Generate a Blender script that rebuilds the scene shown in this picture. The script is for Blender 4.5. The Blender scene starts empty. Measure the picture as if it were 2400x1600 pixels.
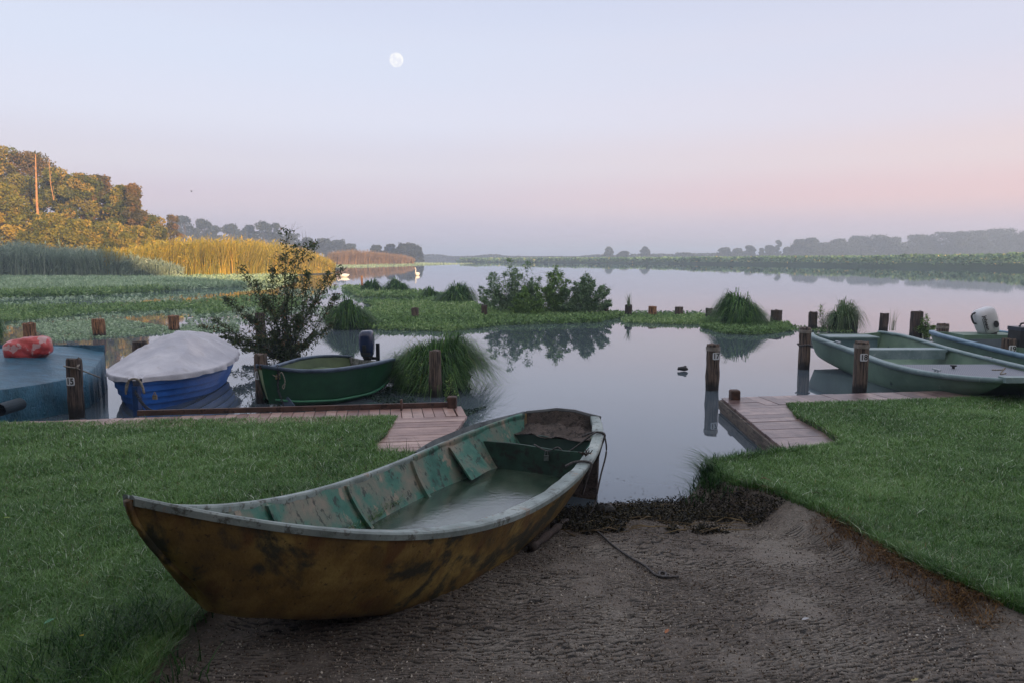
import bpy, math, random
import numpy as np
from mathutils import Vector, Matrix, Euler
R = math.radians
rng = np.random.default_rng(7)
sc = bpy.context.scene
COL = sc.collection

# ------------------------------------------------------------------ camera
CAMH = 1.9; F = 1733.0; PITCH = math.atan((800-603)/F)
cd = bpy.data.cameras.new('camera'); cam = bpy.data.objects.new('camera', cd); COL.objects.link(cam)
cam.location = (0, 0, CAMH); cam.rotation_euler = (R(90)-PITCH, 0, 0)
cd.sensor_width = 36; cd.lens = F/2400*36; cd.clip_end = 9000; cd.clip_start = .05
sc.camera = cam
def ray(px, py):
    c, s = math.cos(PITCH), math.sin(PITCH); x = (px-1200)/F; u = (800-py)/F
    return np.array([x, c+u*s, -s+u*c])
def G(px, py, z=0.0):                      # point of a level surface seen at a pixel of the photograph
    d = ray(px, py); t = (z-CAMH)/d[2]; return np.array([d[0]*t, d[1]*t, z])
def AT(px, py, Y):                         # point at distance Y seen at a pixel
    d = ray(px, py); t = Y/d[1]; return np.array([d[0]*t, Y, CAMH+d[2]*t])

# ------------------------------------------------------------------ materials
def lin(c):
    f = lambda v: v/12.92 if v <= .04045 else ((v+.055)/1.055)**2.4
    return tuple(f(x/255) for x in c)+(1,)
class NT:
    def __init__(s, name):
        s.m = bpy.data.materials.new(name); s.m.use_nodes = True; s.t = s.m.node_tree; s.n = s.t.nodes
        s.b = s.n['Principled BSDF']; s.out = s.n['Material Output']; s.co = s.n.new('ShaderNodeTexCoord')
    def link(s, a, b): s.t.links.new(a, b)
    def map(s, scale=(1, 1, 1), rot=(0, 0, 0)):
        m = s.n.new('ShaderNodeMapping'); m.inputs['Scale'].default_value = scale; m.inputs['Rotation'].default_value = rot
        s.link(s.co.outputs['Object'], m.inputs[0]); return m.outputs[0]
    def noise(s, scale, detail=4, rough=.55, vec=None, dist=0):
        n = s.n.new('ShaderNodeTexNoise'); n.inputs['Scale'].default_value = scale; n.inputs['Detail'].default_value = detail
        n.inputs['Roughness'].default_value = rough; n.inputs['Distortion'].default_value = dist
        s.link(vec if vec is not None else s.co.outputs['Object'], n.inputs['Vector']); return n.outputs['Fac']
    def ramp(s, fac, stops):
        r = s.n.new('ShaderNodeValToRGB'); e = r.color_ramp.elements
        while len(e) < len(stops): e.new(.5)
        for k, (p, c) in enumerate(stops):
            e[k].position = p; e[k].color = tuple(c)+(1,) if len(c) == 3 else c
        s.link(fac, r.inputs[0]); return r.outputs[0]
    def mix(s, fac, a, b, mode='MIX'):
        m = s.n.new('ShaderNodeMix'); m.data_type = 'RGBA'; m.blend_type = mode
        for i, v in ((0, fac), (6, a), (7, b)):
            if hasattr(v, 'links'): s.link(v, m.inputs[i])
            elif i == 0: m.inputs[0].default_value = v
            else: m.inputs[i].default_value = tuple(v)+(1,) if len(v) == 3 else v
        return m.outputs[2]
    def bump(s, fac, strength, dist):
        b = s.n.new('ShaderNodeBump'); b.inputs['Strength'].default_value = strength; b.inputs['Distance'].default_value = dist
        s.link(fac, b.inputs['Height']); return b
    def attr(s, name='rnd'):
        a = s.n.new('ShaderNodeAttribute'); a.attribute_name = name; return a.outputs['Fac']
    def col(s, c):
        if hasattr(c, 'links'): s.link(c, s.b.inputs['Base Color'])
        else: s.b.inputs['Base Color'].default_value = tuple(c)+(1,)
    def math(s, op, a, b=0.0):
        m = s.n.new('ShaderNodeMath'); m.operation = op
        for i, v in ((0, a), (1, b)):
            if hasattr(v, 'links'): s.link(v, m.inputs[i])
            else: m.inputs[i].default_value = v
        return m.outputs[0]
def paint(name, c1, c2, scale=6, rough=.5, c3=None, t3=(.6, .68), s3=14, bump=.15, bd=.004, metal=0, spec=.5, stretch=(1, 1, 1), t=(.35, .65)):
    k = NT(name); v = k.map(stretch)
    f = k.noise(scale, 5, .6, v); c = k.ramp(f, [(t[0], c1), (t[1], c2)])
    if c3 is not None:
        g = k.noise(s3, 6, .65, v); m = k.ramp(g, [(t3[0], (0, 0, 0)), (t3[1], (1, 1, 1))]); c = k.mix(m, c, c3)
    k.col(c); k.b.inputs['Roughness'].default_value = rough; k.b.inputs['Metallic'].default_value = metal
    k.b.inputs['Specular IOR Level'].default_value = spec
    if bump:
        b = k.bump(k.noise(scale*9, 4, .6, v), bump, bd); k.link(b.outputs[0], k.b.inputs['Normal'])
    return k.m
def leafmat(name, stops, rough=.55, trans=.25, spec=.3):
    k = NT(name); c = k.ramp(k.attr(), stops); k.col(c); k.b.inputs['Roughness'].default_value = rough
    k.b.inputs['Specular IOR Level'].default_value = spec
    if trans:
        t = k.n.new('ShaderNodeBsdfTranslucent'); k.link(c, t.inputs[0]); x = k.n.new('ShaderNodeMixShader'); x.inputs[0].default_value = trans
        k.link(k.b.outputs[0], x.inputs[1]); k.link(t.outputs[0], x.inputs[2]); k.link(x.outputs[0], k.out.inputs[0])
    return k.m

# ------------------------------------------------------------------ objects
def tag(o, label=None, cat=None, group=None, kind=None):
    if label: o['label'] = label
    if cat: o['category'] = cat
    if group: o['group'] = group
    if kind: o['kind'] = kind
    return o
def thing(name, label, cat, loc, group=None):
    o = bpy.data.objects.new(name, None); COL.objects.link(o); o.location = tuple(map(float, loc)); o.empty_display_size = .2
    return tag(o, label, cat, group)
def wloc(o):
    v = Vector((0, 0, 0))
    while o is not None: v += o.location; o = o.parent
    return np.array(v)
def npmesh(name, V, Fc, mat, parent=None, rnd=None, smooth=False):
    V = np.asarray(V, float).reshape(-1, 3); Fc = np.asarray(Fc, np.int32); k = Fc.shape[1]
    if parent is not None: V = V-wloc(parent)
    me = bpy.data.meshes.new(name); me.vertices.add(len(V)); me.vertices.foreach_set('co', V.astype(np.float32).ravel())
    me.loops.add(Fc.size); me.loops.foreach_set('vertex_index', Fc.ravel())
    me.polygons.add(len(Fc)); me.polygons.foreach_set('loop_start', np.arange(0, Fc.size, k, dtype=np.int32))
    me.polygons.foreach_set('loop_total', np.full(len(Fc), k, np.int32))
    if rnd is not None:
        a = me.attributes.new('rnd', 'FLOAT', 'FACE'); a.data.foreach_set('value', np.asarray(rnd, np.float32))
    me.update(calc_edges=True); me.validate()
    if smooth: me.polygons.foreach_set('use_smooth', np.ones(len(me.polygons), bool))
    me.materials.append(mat)
    o = bpy.data.objects.new(name, me); COL.objects.link(o)
    if parent is not None: o.parent = parent
    return o
class MB:
    def __init__(s): s.v = []; s.f = []; s.r = []
    def add(s, V, Fc, r=None):
        n = len(s.v); s.v += [tuple(map(float, p)) for p in V]
        r = random.random() if r is None else r
        for f in Fc: s.f.append([n+i for i in f]); s.r.append(r)
    def box(s, c, d, rot=None, r=None, bev=0):
        c = np.array(c, float); d = np.array(d, float)/2
        P = np.array([[x, y, z] for x in (-1, 1) for y in (-1, 1) for z in (-1, 1)])*d
        if rot is not None: P = P@np.array(rot).T
        s.add(P+c, [(0, 1, 3, 2), (4, 6, 7, 5), (0, 4, 5, 1), (2, 3, 7, 6), (0, 2, 6, 4), (1, 5, 7, 3)], r)
    def rings(s, Rg, cap0=True, cap1=True, closed=True, r=None):
        n = len(Rg[0]); V = [p for g in Rg for p in g]; Fc = []
        for i in range(len(Rg)-1):
            for j in range(n if closed else n-1):
                a = i*n+j; b = i*n+(j+1) % n; Fc.append((a, b, b+n, a+n))
        if cap0: Fc.append(tuple(range(n))[::-1])
        if cap1: Fc.append(tuple((len(Rg)-1)*n+j for j in range(n)))
        s.add(V, Fc, r)
    def tube(s, P, rad, n=6, r=None):
        P = [np.array(p, float) for p in P]; rad = [rad]*len(P) if np.isscalar(rad) else rad; Rg = []
        up = np.array([0, 0, 1.])
        for i, p in enumerate(P):
            t = P[min(i+1, len(P)-1)]-P[max(i-1, 0)]; t = t/(np.linalg.norm(t)+1e-9)
            u = np.cross(t, up if abs(t[2]) < .9 else [1., 0, 0]); u /= np.linalg.norm(u)+1e-9; w = np.cross(u, t)
            Rg.append([p+rad[i]*(math.cos(a)*u+math.sin(a)*w) for a in np.arange(n)*2*math.pi/n])
        s.rings(Rg, r=r)
    def sheet(s, Gd, r=None):              # rows of points
        m = len(Gd[0]); V = [p for g in Gd for p in g]
        s.add(V, [(i*m+j, i*m+j+1, (i+1)*m+j+1, (i+1)*m+j) for i in range(len(Gd)-1) for j in range(m-1)], r)
    def build(s, name, mat, parent=None, smooth=False, loc=None):
        V = np.array(s.v)
        if parent is not None: V = V-wloc(parent)
        if loc is not None: V = V-np.array(loc)
        me = bpy.data.meshes.new(name); me.from_pydata(V.tolist(), [], s.f); me.validate()
        a = me.attributes.new('rnd', 'FLOAT', 'FACE')
        if len(a.data) == len(s.r): a.data.foreach_set('value', s.r)
        if smooth: me.polygons.foreach_set('use_smooth', [True]*len(me.polygons))
        me.materials.append(mat); o = bpy.data.objects.new(name, me); COL.objects.link(o)
        if parent is not None: o.parent = parent
        if loc is not None: o.location = tuple(map(float, loc))
        return o
def smooth_path(P, n=8):
    P = [np.array(p, float) for p in P]; Q = [P[0]]+P+[P[-1]]; out = []
    for i in range(1, len(Q)-2):
        for t in np.linspace(0, 1, n, endpoint=False):
            a, b, c, d = Q[i-1:i+3]; out.append(.5*((2*b)+(-a+c)*t+(2*a-5*b+4*c-d)*t*t+(-a+3*b-3*c+d)*t**3))
    out.append(P[-1]); return out
def superel(c, rx, ry, e, n=20, rot=None):
    o = []
    for a in np.arange(n)*2*math.pi/n:
        ca, sa = math.cos(a), math.sin(a)
        p = np.array([rx*math.copysign(abs(ca)**(2/e), ca), ry*math.copysign(abs(sa)**(2/e), sa), 0])
        if rot is not None: p = rot@p
        o.append(np.array(c, float)+p)
    return o
def unit(n): v = rng.normal(size=(n, 3)); return v/np.linalg.norm(v, axis=1)[:, None]
def leafquads(P, size, aspect=1.0, nrm=None, bias=0.0, up=None):   # small four-cornered leaves at points P
    n = len(P); a = unit(n)
    if up is not None: a = a*(1-bias)+np.array(up)*bias; a /= np.linalg.norm(a, axis=1)[:, None]+1e-9
    b = np.cross(a, nrm if nrm is not None else unit(n)); b /= np.linalg.norm(b, axis=1)[:, None]+1e-9
    s = np.broadcast_to(size, (n,))[:, None]*rng.uniform(.7, 1.3, (n, 1))
    A = a*s*.5; B = b*s*.5/aspect
    V = np.stack([P-A, P+B-A*.1, P+A, P-B-A*.1], 1).reshape(-1, 3)
    return V, np.arange(4*n).reshape(n, 4)
def blades(P, h, w, phi, lean, bend=1.0, seg=2, peak=None, wphi=None):
    n = len(P); h = np.broadcast_to(h, (n,)); w = np.broadcast_to(w, (n,)); lean = np.broadcast_to(lean, (n,))
    d = np.stack([np.cos(phi), np.sin(phi), np.zeros(n)], 1)
    if wphi is None: wphi = phi+math.pi/2+rng.normal(0, .5, n)
    q = np.stack([np.cos(wphi), np.sin(wphi), np.zeros(n)], 1); V = np.zeros((n, seg+1, 2, 3))
    for i in range(seg+1):
        t = i/seg
        if peak is None: z = h*t*(1-.25*lean*t)
        else: z = h*(1-(1-t/peak)**2)
        c = P+d*(lean*h*t**(1+bend))[:, None]; c = c+np.array([0, 0, 1])*z[:, None]
        ww = (w*(1-t**1.5)*.5+w*.04)[:, None]; V[:, i, 0] = c-q*ww; V[:, i, 1] = c+q*ww
    base = (np.arange(n)*(seg+1)*2)[:, None]
    Fc = np.concatenate([base+np.array([2*i, 2*i+1, 2*i+3, 2*i+2]) for i in range(seg)], 1).reshape(-1, 4)
    return V.reshape(-1, 3), Fc
def inpoly(P, poly):
    x, y = P[:, 0], P[:, 1]; c = np.zeros(len(P), bool); poly = np.asarray(poly); j = len(poly)-1
    for i in range(len(poly)):
        xi, yi = poly[i][:2]; xj, yj = poly[j][:2]
        c ^= ((yi > y) != (yj > y)) & (x < (xj-xi)*(y-yi)/(yj-yi+1e-12)+xi); j = i
    return c
def sdist(P, poly):                        # signed distance, positive inside
    poly = np.asarray(poly)[:, :2]; d = np.full(len(P), 1e9)
    for i in range(len(poly)):
        a = poly[i-1]; b = poly[i]; ab = b-a; t = np.clip(((P-a)@ab)/(ab@ab+1e-12), 0, 1)
        d = np.minimum(d, np.linalg.norm(P-a-t[:, None]*ab, axis=1))
    return np.where(inpoly(P, poly), d, -d)
def vnoise(x, y, s, seed=0):               # cheap smooth value noise 0..1
    x = np.asarray(x)/s; y = np.asarray(y)/s; xi = np.floor(x).astype(int); yi = np.floor(y).astype(int); fx = x-xi; fy = y-yi
    fx = fx*fx*(3-2*fx); fy = fy*fy*(3-2*fy)
    def h(a, b):
        v = np.sin(a*127.1+b*311.7+seed*74.7)*43758.5453; return v-np.floor(v)
    return (h(xi, yi)*(1-fx)+h(xi+1, yi)*fx)*(1-fy)+(h(xi, yi+1)*(1-fx)+h(xi+1, yi+1)*fx)*fy

# ------------------------------------------------------------------ world and sun
SUNAZ = 35.0; SUNEL = 4.5
sx, sy = math.sin(R(SUNAZ)), -math.cos(R(SUNAZ))      # the sun stands behind the camera, to the right
w = bpy.data.worlds.new('World'); sc.world = w; w.use_nodes = True; nt = w.node_tree; N = nt.nodes; LK = nt.links.new
bg = N['Background']; bg.inputs[1].default_value = .1
tc = N.new('ShaderNodeTexCoord'); sep = N.new('ShaderNodeSeparateXYZ'); LK(tc.outputs['Generated'], sep.inputs[0])
def wramp(fac, stops):
    r = N.new('ShaderNodeValToRGB'); e = r.color_ramp.elements; r.color_ramp.interpolation = 'EASE'
    while len(e) < len(stops): e.new(.5)
    for k, (p, c) in enumerate(stops): e[k].position = p; e[k].color = lin(c)
    LK(fac, r.inputs[0]); return r.outputs[0]
def wm(op, a, b=0.0, clamp=False):
    m = N.new('ShaderNodeMath'); m.operation = op; m.use_clamp = clamp
    for i, v in ((0, a), (1, b)):
        if hasattr(v, 'links'): LK(v, m.inputs[i])
        else: m.inputs[i].default_value = v
    return m.outputs[0]
def wmix(fac, a, b, mode='MIX'):
    m = N.new('ShaderNodeMix'); m.data_type = 'RGBA'; m.blend_type = mode
    for i, v in ((0, fac), (6, a), (7, b)):
        if hasattr(v, 'links'): LK(v, m.inputs[i])
        elif i == 0: m.inputs[0].default_value = v
        else: m.inputs[i].default_value = v
    return m.outputs[2]
SKY = [(0, (172, 182, 218)), (.03, (186, 184, 218)), (.075, (207, 191, 217)), (.12, (215, 207, 227)), (.18, (221, 220, 240)),
       (.25, (217, 221, 242)), (.32, (211, 215, 238)), (.55, (222, 227, 240)), (1, (220, 226, 240))]
WARM = [(0, (182, 182, 212)), (.03, (200, 184, 210)), (.075, (238, 195, 202)), (.12, (236, 211, 216)), (.18, (227, 217, 231)),
        (.25, (219, 218, 237)), (.32, (208, 213, 237)), (.55, (222, 227, 240)), (1, (220, 226, 240))]
c1 = wramp(sep.outputs[2], SKY); c2 = wramp(sep.outputs[2], WARM)
side = N.new('ShaderNodeMapRange'); side.inputs[1].default_value = -.1; side.inputs[2].default_value = .6; LK(sep.outputs[0], side.inputs[0])
skyc = wmix(side.outputs[0], c1, c2)
bk = N.new('ShaderNodeMapRange'); bk.inputs[1].default_value = .2; bk.inputs[2].default_value = -.7; bk.inputs[4].default_value = .45; LK(sep.outputs[1], bk.inputs[0]); skyc = wmix(bk.outputs[0], skyc, lin((250, 226, 204)))
mp = N.new('ShaderNodeMapping'); mp.inputs['Scale'].default_value = (1, 1, 7); mp.inputs['Rotation'].default_value = (0, R(-14), 0); LK(tc.outputs['Generated'], mp.inputs[0])
nz = N.new('ShaderNodeTexNoise'); nz.inputs['Scale'].default_value = 1.6; nz.inputs['Detail'].default_value = 3; LK(mp.outputs[0], nz.inputs[0])
cl = N.new('ShaderNodeMapRange'); cl.inputs[1].default_value = .48; cl.inputs[2].default_value = .75; cl.inputs[4].default_value = .22; LK(nz.outputs[0], cl.inputs[0])
skyc = wmix(cl.outputs[0], skyc, lin((226, 214, 226)))
sky = N.new('ShaderNodeTexSky'); sky.sky_type = 'NISHITA'; sky.sun_disc = False; sky.sun_elevation = R(SUNEL); sky.sun_rotation = math.atan2(sx, sy)
sky.air_density = 1.0; sky.dust_density = .6
sc10 = wmix(1.0, skyc, (4.75, 4.75, 4.75, 1), 'MULTIPLY')
skl = wmix(1.0, sky.outputs[0], (.2, .2, .2, 1), 'MULTIPLY')
tot = wmix(1.0, sc10, skl, 'ADD'); LK(tot, bg.inputs[0])
sl = bpy.data.lights.new('sun', 'SUN'); sl.energy = 5.0; sl.angle = R(.6); sl.color = (1, .66, .34)
so = bpy.data.objects.new('sun', sl); COL.objects.link(so)
sd_ = Vector((-sx*math.cos(R(SUNEL)), -sy*math.cos(R(SUNEL)), -math.sin(R(SUNEL))))
so.rotation_euler = sd_.to_track_quat('-Z', 'Y').to_euler(); so.location = (30, -40, 20)

# moon
k = NT('moon_surface'); k.n.remove(k.b); em = k.n.new('ShaderNodeEmission')
c = k.ramp(k.noise(.05, 3, .5), [(.4, lin((236, 238, 248))), (.6, lin((252, 252, 252)))]); k.link(c, em.inputs[0]); em.inputs[1].default_value = .53
k.link(em.outputs[0], k.out.inputs[0])
d = ray(929, 141); mc = np.array([0, 0, CAMH])+d/np.linalg.norm(d)*3200; mb = MB(); rr = 16.2/F*3200*math.cos(R(20))*.99
mb.rings([[mc+np.array([rr*math.sin(a)*math.cos(b), rr*math.sin(a)*math.sin(b), rr*math.cos(a)]) for b in np.arange(40)*math.pi/20] for a in np.linspace(.01, math.pi-.01, 22)])
tag(mb.build('moon', k.m, smooth=True, loc=mc), 'pale full moon high in the clear morning sky', 'moon')

# haze
k = NT('haze_air'); k.n.remove(k.b); pv = k.n.new('ShaderNodeVolumePrincipled'); pv.inputs['Color'].default_value = (.66, .79, 1.0, 1)
pv.inputs['Density'].default_value = .0016; pv.inputs['Anisotropy'].default_value = .3
k.link(pv.outputs[0], k.out.inputs['Volume'])
mb = MB(); mb.box((0, 0, 8.5), (3100, 3100, 21)); tag(mb.build('haze', k.m), 'thin morning haze lying over the lake', None, None, 'stuff')

# ------------------------------------------------------------------ shoreline outlines
LT = [G(-900, 1010, .2), G(-300, 1000, .2), G(0, 990, .2), G(560, 978, .2), G(945, 972, .2), G(927, 1001, .2), G(912, 1026, .2), G(889, 1041, .2), G(893, 1066, .2), G(960, 1070, .2)]
LAWN_L = [p[:2] for p in LT]+[(-.55, 6.15), (-.5, 5.7), (-.75, 4.7), (-1.15, 3.7), (-1.36, 3.1), (-1.33, 2.4), (-1.2, .8), (-1.0, -3), (-30, -3), (-30, 6)]
RT = [G(1990, 1262, .22), G(1918, 1230, .2), G(1819, 1200, .15), G(1703, 1174, .12), G(1665, 1164, .1), G(1645, 1128, .08), G(1703, 1108, .12), G(1819, 1078, .17), G(1859, 1064, .2),
      G(1972, 1043, .2), G(1952, 1029, .2), G(1918, 1003, .2), G(1859, 973, .2), G(1832, 939, .2), G(2100, 931, .2), G(2400, 921, .2), G(2900, 900, .2)]
LAWN_R = [(2.4, -3), (2.35, 2.0), (2.33, 3.0), tuple(G(2184, 1361, .3)[:2]), tuple(G(2061, 1298, .26)[:2])]+[p[:2] for p in RT]+[(30, 11), (30, -3)]
LAWN_L = np.array([tuple(p) for p in LAWN_L]); LAWN_R = np.array([tuple(p) for p in LAWN_R])
def ss(x): x = np.clip(x, 0, 1); return x*x*(3-2*x)
def land(x, y, fine=True):
    x = np.asarray(x, float).ravel(); y = np.asarray(y, float).ravel(); P = np.stack([x, y], 1)
    ramp = np.interp(y, [1, 2.6, 3.6, 4.6, 5.6, 7, 9, 14], [.38, .33, .24, .13, -.005, -.25, -.6, -.8])
    ramp += (vnoise(x, y, .5, 1)-.5)*.03+(vnoise(x, y, .13, 2)-.5)*.012
    sd = np.maximum(sdist(P, LAWN_L), sdist(P, LAWN_R))
    lawn = np.interp(y, [2, 5, 8], [.37, .27, .185])+(vnoise(x, y, .7, 3)-.5)*.03+(vnoise(x, y, .22, 4)-.5)*.015
    lawn = np.where((y > 8.3), .175, lawn)
    t = ss((sd+.22)/.27); t = np.where(y > 5.6, ss((sd+.03)/.08), t)
    z = ramp*(1-t)+np.maximum(lawn, ramp+.02)*t
    z = np.where(y < 1.0, np.maximum(z, .36), z)
    return np.where((y > 12) | (abs(x) > 29), np.where(y < 2, .3, -.8), z)

def ridge(x, y):
    wv = .42*vnoise(x, y, .95, 61)+.13*vnoise(x, y, .3, 62)+.035*vnoise(x, y, .06, 63)+.012*vnoise(x, y, .02, 69); ph = (y+wv)/.027; r = np.abs(np.sin(math.pi*ph))**.8
    m = ss((vnoise(x, y, .42, 64)*.6+vnoise(x, y, .13, 65)*.4-.15)/.28)*(.55+.45*vnoise(x, y, .03, 67)); return ph, r, m
# ground: one sheet to the horizon
xs = np.concatenate([np.linspace(-1490, -40, 8), np.linspace(-30, -8, 24), np.linspace(-7.8, -2.1, 60), np.arange(-2, 3.6, .018), np.linspace(3.65, 9, 56), np.linspace(9.5, 30, 24), np.linspace(40, 1490, 8)])
ys = np.concatenate([np.linspace(-1490, -20, 6), np.linspace(-16, 1.4, 20), np.arange(1.5, 5.9, .009), np.linspace(6.05, 11.9, 110), np.linspace(12.2, 40, 10), np.linspace(80, 1490, 8)])
XX, YY = np.meshgrid(xs, ys); Z = land(XX, YY).reshape(XX.shape); n1, n2 = XX.shape
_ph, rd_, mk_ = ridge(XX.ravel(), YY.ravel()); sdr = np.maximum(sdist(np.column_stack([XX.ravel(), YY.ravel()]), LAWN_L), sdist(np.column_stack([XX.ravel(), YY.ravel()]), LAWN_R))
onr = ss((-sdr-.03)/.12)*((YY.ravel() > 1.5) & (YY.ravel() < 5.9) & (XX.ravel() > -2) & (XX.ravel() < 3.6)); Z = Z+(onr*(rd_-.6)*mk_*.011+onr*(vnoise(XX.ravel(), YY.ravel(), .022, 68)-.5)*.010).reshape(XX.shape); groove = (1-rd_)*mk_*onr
V = np.stack([XX, YY, Z], -1).reshape(-1, 3); I = np.arange(n1*n2).reshape(n1, n2)
Fc = np.stack([I[:-1, :-1], I[:-1, 1:], I[1:, 1:], I[1:, :-1]], -1).reshape(-1, 4)
k = NT('ramp_concrete')
mask = k.ramp(k.noise(2.2, 3, .6), [(.34, (.25, .25, .25)), (.5, (1, 1, 1))])
grit = k.noise(95, 5, .7); pv_ = k.n.new('ShaderNodeTexVoronoi'); pv_.inputs['Scale'].default_value = 70; k.link(k.co.outputs['Object'], pv_.inputs[0])
hgt = k.math('MULTIPLY', grit, 1.4)
hgt = k.math('SUBTRACT', hgt, k.math('MULTIPLY', pv_.outputs['Distance'], .5))
base = k.ramp(k.noise(1.7, 5, .6), [(.36, (.085, .058, .040)), (.5, (.21, .172, .138)), (.64, (.40, .355, .30))])
base = k.mix(k.ramp(grit, [(.35, (0, 0, 0)), (.75, (.8, .8, .8))]), base, (.30, .26, .21))
pc = k.ramp(pv_.outputs['Color'], [(0, (.10, .06, .045)), (.4, (.12, .11, .11)), (.8, (.30, .24, .2)), (1, (.42, .40, .38))]); base = k.mix(.35, base, pc)
gv = k.ramp(k.attr('groove'), [(.15, (0, 0, 0)), (.5, (.95, .95, .95))]); base = k.mix(gv, base, (.014, .011, .008))  # shade and dirt of the grooves darkened together into the colour
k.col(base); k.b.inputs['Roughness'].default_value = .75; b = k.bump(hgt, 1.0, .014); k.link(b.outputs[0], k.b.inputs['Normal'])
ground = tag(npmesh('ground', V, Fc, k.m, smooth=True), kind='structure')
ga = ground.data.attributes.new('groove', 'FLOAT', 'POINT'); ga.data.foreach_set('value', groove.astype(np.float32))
# soil material on lawn faces
ksoil = paint('lawn_soil', (.012, .020, .008), (.03, .04, .015), 9, .9, bump=.3, bd=.02)
ground.data.materials.append(ksoil)
cx = (V[Fc[:, 0]]+V[Fc[:, 2]])/2; sdl = np.maximum(sdist(cx[:, :2], LAWN_L), sdist(cx[:, :2], LAWN_R))
mi = ((sdl > .03) | (cx[:, 1] < 1.2) & (abs(cx[:, 0]) > 3) | (abs(cx[:, 0]) > 30) & (cx[:, 1] < 2)).astype(np.int32)
if len(ground.data.polygons) == len(mi): ground.data.polygons.foreach_set('material_index', mi)

# water
k = NT('lake_water'); k.b.inputs['Base Color'].default_value = (.085, .11, .135, 1); k.b.inputs['Roughness'].default_value = .35; k.b.inputs['Specular IOR Level'].default_value = 0
gl = k.n.new('ShaderNodeBsdfGlossy'); gl.inputs['Roughness'].default_value = .015; gl.inputs[0].default_value = (.94, .97, 1, 1)
fr = k.n.new('ShaderNodeFresnel'); fr.inputs[0].default_value = 1.78; mx = k.n.new('ShaderNodeMixShader')
m_ = k.map((1, .5, 1)); bp = k.bump(k.noise(1.1, 3, .5, m_), .09, .02); b2 = k.bump(k.noise(9, 2, .5, m_), .05, .004)
rm = k.ramp(k.noise(.25, 2, .5), [(.45, (.25, .25, .25)), (.7, (1, 1, 1))]); k.link(bp.outputs[0], b2.inputs['Normal'])
k.link(b2.outputs[0], gl.inputs['Normal']); k.link(b2.outputs[0], fr.inputs['Normal'])
frm = k.math('MULTIPLY', fr.outputs[0], 1.0)
k.link(frm, mx.inputs[0]); k.link(k.b.outputs[0], mx.inputs[1]); k.link(gl.outputs[0], mx.inputs[2]); k.link(mx.outputs[0], k.out.inputs[0])
mb = MB(); mb.add([(-1480, 5.2, 0), (1480, 5.2, 0), (1480, 1480, 0), (-1480, 1480, 0)], [(0, 1, 2, 3)])
tag(mb.build('water', k.m), kind='structure')

def slab(name, pts, z0, z1, mat, kind='structure'):
    mb = MB(); n = len(pts)
    mb.add([(p[0], p[1], z1) for p in pts]+[(p[0], p[1], z0) for p in pts], [tuple(range(n))]+[(i, i+n, (i+1) % n+n, (i+1) % n) for i in range(n)])
    return tag(mb.build(name, mat), kind=kind)
M_mud = paint('bank_mud', (.03, .035, .02), (.06, .06, .035), .8, .9)
slab('bank', [G(-1500, 657)[:2], G(345, 657)[:2], G(560, 650)[:2], G(770, 644)[:2], G(790, 636)[:2], AT(790, 0, 130)[:2], AT(300, 0, 180)[:2], AT(-2500, 0, 120)[:2]], -.7, .05, M_mud)
slab('far_bank', [AT(770, 0, 170)[:2], AT(965, 0, 185)[:2], AT(985, 0, 300)[:2], AT(990, 0, 460)[:2], AT(200, 0, 460)[:2], AT(300, 0, 190)[:2]], -.7, .06, M_mud)
slab('far_shore', [AT(900, 0, 520)[:2], AT(1300, 0, 470)[:2], AT(1800, 0, 405)[:2], AT(3600, 0, 370)[:2], AT(3600, 0, 900)[:2], AT(900, 0, 900)[:2]], -.7, .3, M_mud)

# ------------------------------------------------------------------ lawn grass
M_lawn = leafmat('grass_blades', [(0, (.022, .085, .012)), (.42, (.09, .225, .04)), (.72, (.19, .36, .085)), (.9, (.38, .54, .27)), (1, (.85, .92, .78))], .38, .2, .6)
M_dry = leafmat('dry_grass', [(0, (.03, .015, .008)), (.5, (.13, .065, .02)), (1, (.30, .17, .06))], .6, .15)
def grassfield(name, poly, N_, mat, hmul=1.0):
    out = []; need = N_
    while need > 0:
        m = need*3+1000; D = 2.2*np.exp(rng.uniform(0, 1, m)**.95*math.log(10.8/2.2)); X = rng.uniform(-.74, .74, m)*(D+.25)
        P = np.stack([X, D], 1); P = P[inpoly(P, poly)]; out.append(P[:need]); need -= len(P)
    P = np.concatenate(out); x, y = P.T; z = land(x, y); n = len(P)
    cl_ = vnoise(x, y, .30, 5)*.3+vnoise(x, y, .09, 6)*.35+.2+.15*rng.random(n); sdd = sdist(P, poly)
    h = (.020+.034*cl_**1.3+rng.exponential(.007, n))*hmul*np.interp(y, [2.5, 4, 8], [1.15, 1.0, .95])
    edge = (sdd < .12)&(y < 7); h = h*np.where(edge, 1.35, 1)
    phi = rng.uniform(0, 2*math.pi, n); lean = rng.uniform(.2, 1.3, n)
    V, Fq = blades(np.column_stack([x, y, z-.004]), h, rng.uniform(.0022, .0050, n)*np.interp(y, [2.5, 8], [1, 1.9]), phi, lean)
    big = vnoise(x, y, 1.3, 9)*.4+vnoise(x, y, .35, 10)*.35+vnoise(x, y, .08, 14)*.35
    r = np.clip(rng.beta(2, 2.6, n)*.62+big*.55-.10, 0, 1); r = np.where(rng.random(n) < .05, rng.uniform(.9, 1, n), r)
    return tag(npmesh(name, V, Fq, mat, rnd=np.repeat(r, 2)), kind='stuff')
M_lawn2 = leafmat('faded_grass', [(0, (.08, .08, .025)), (.6, (.22, .20, .07)), (1, (.45, .42, .22))], .5, .2)
tag(grassfield('faded_grass', LAWN_L, 16000, M_lawn2, .85), 'faded blades among the lawn left of the slipway'); tag(grassfield('faded_grass', LAWN_R, 16000, M_lawn2, .85), 'faded blades among the lawn right of the slipway')
tag(grassfield('grass', LAWN_L, 230000, M_lawn), 'short dewy lawn left of the slipway')
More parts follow.
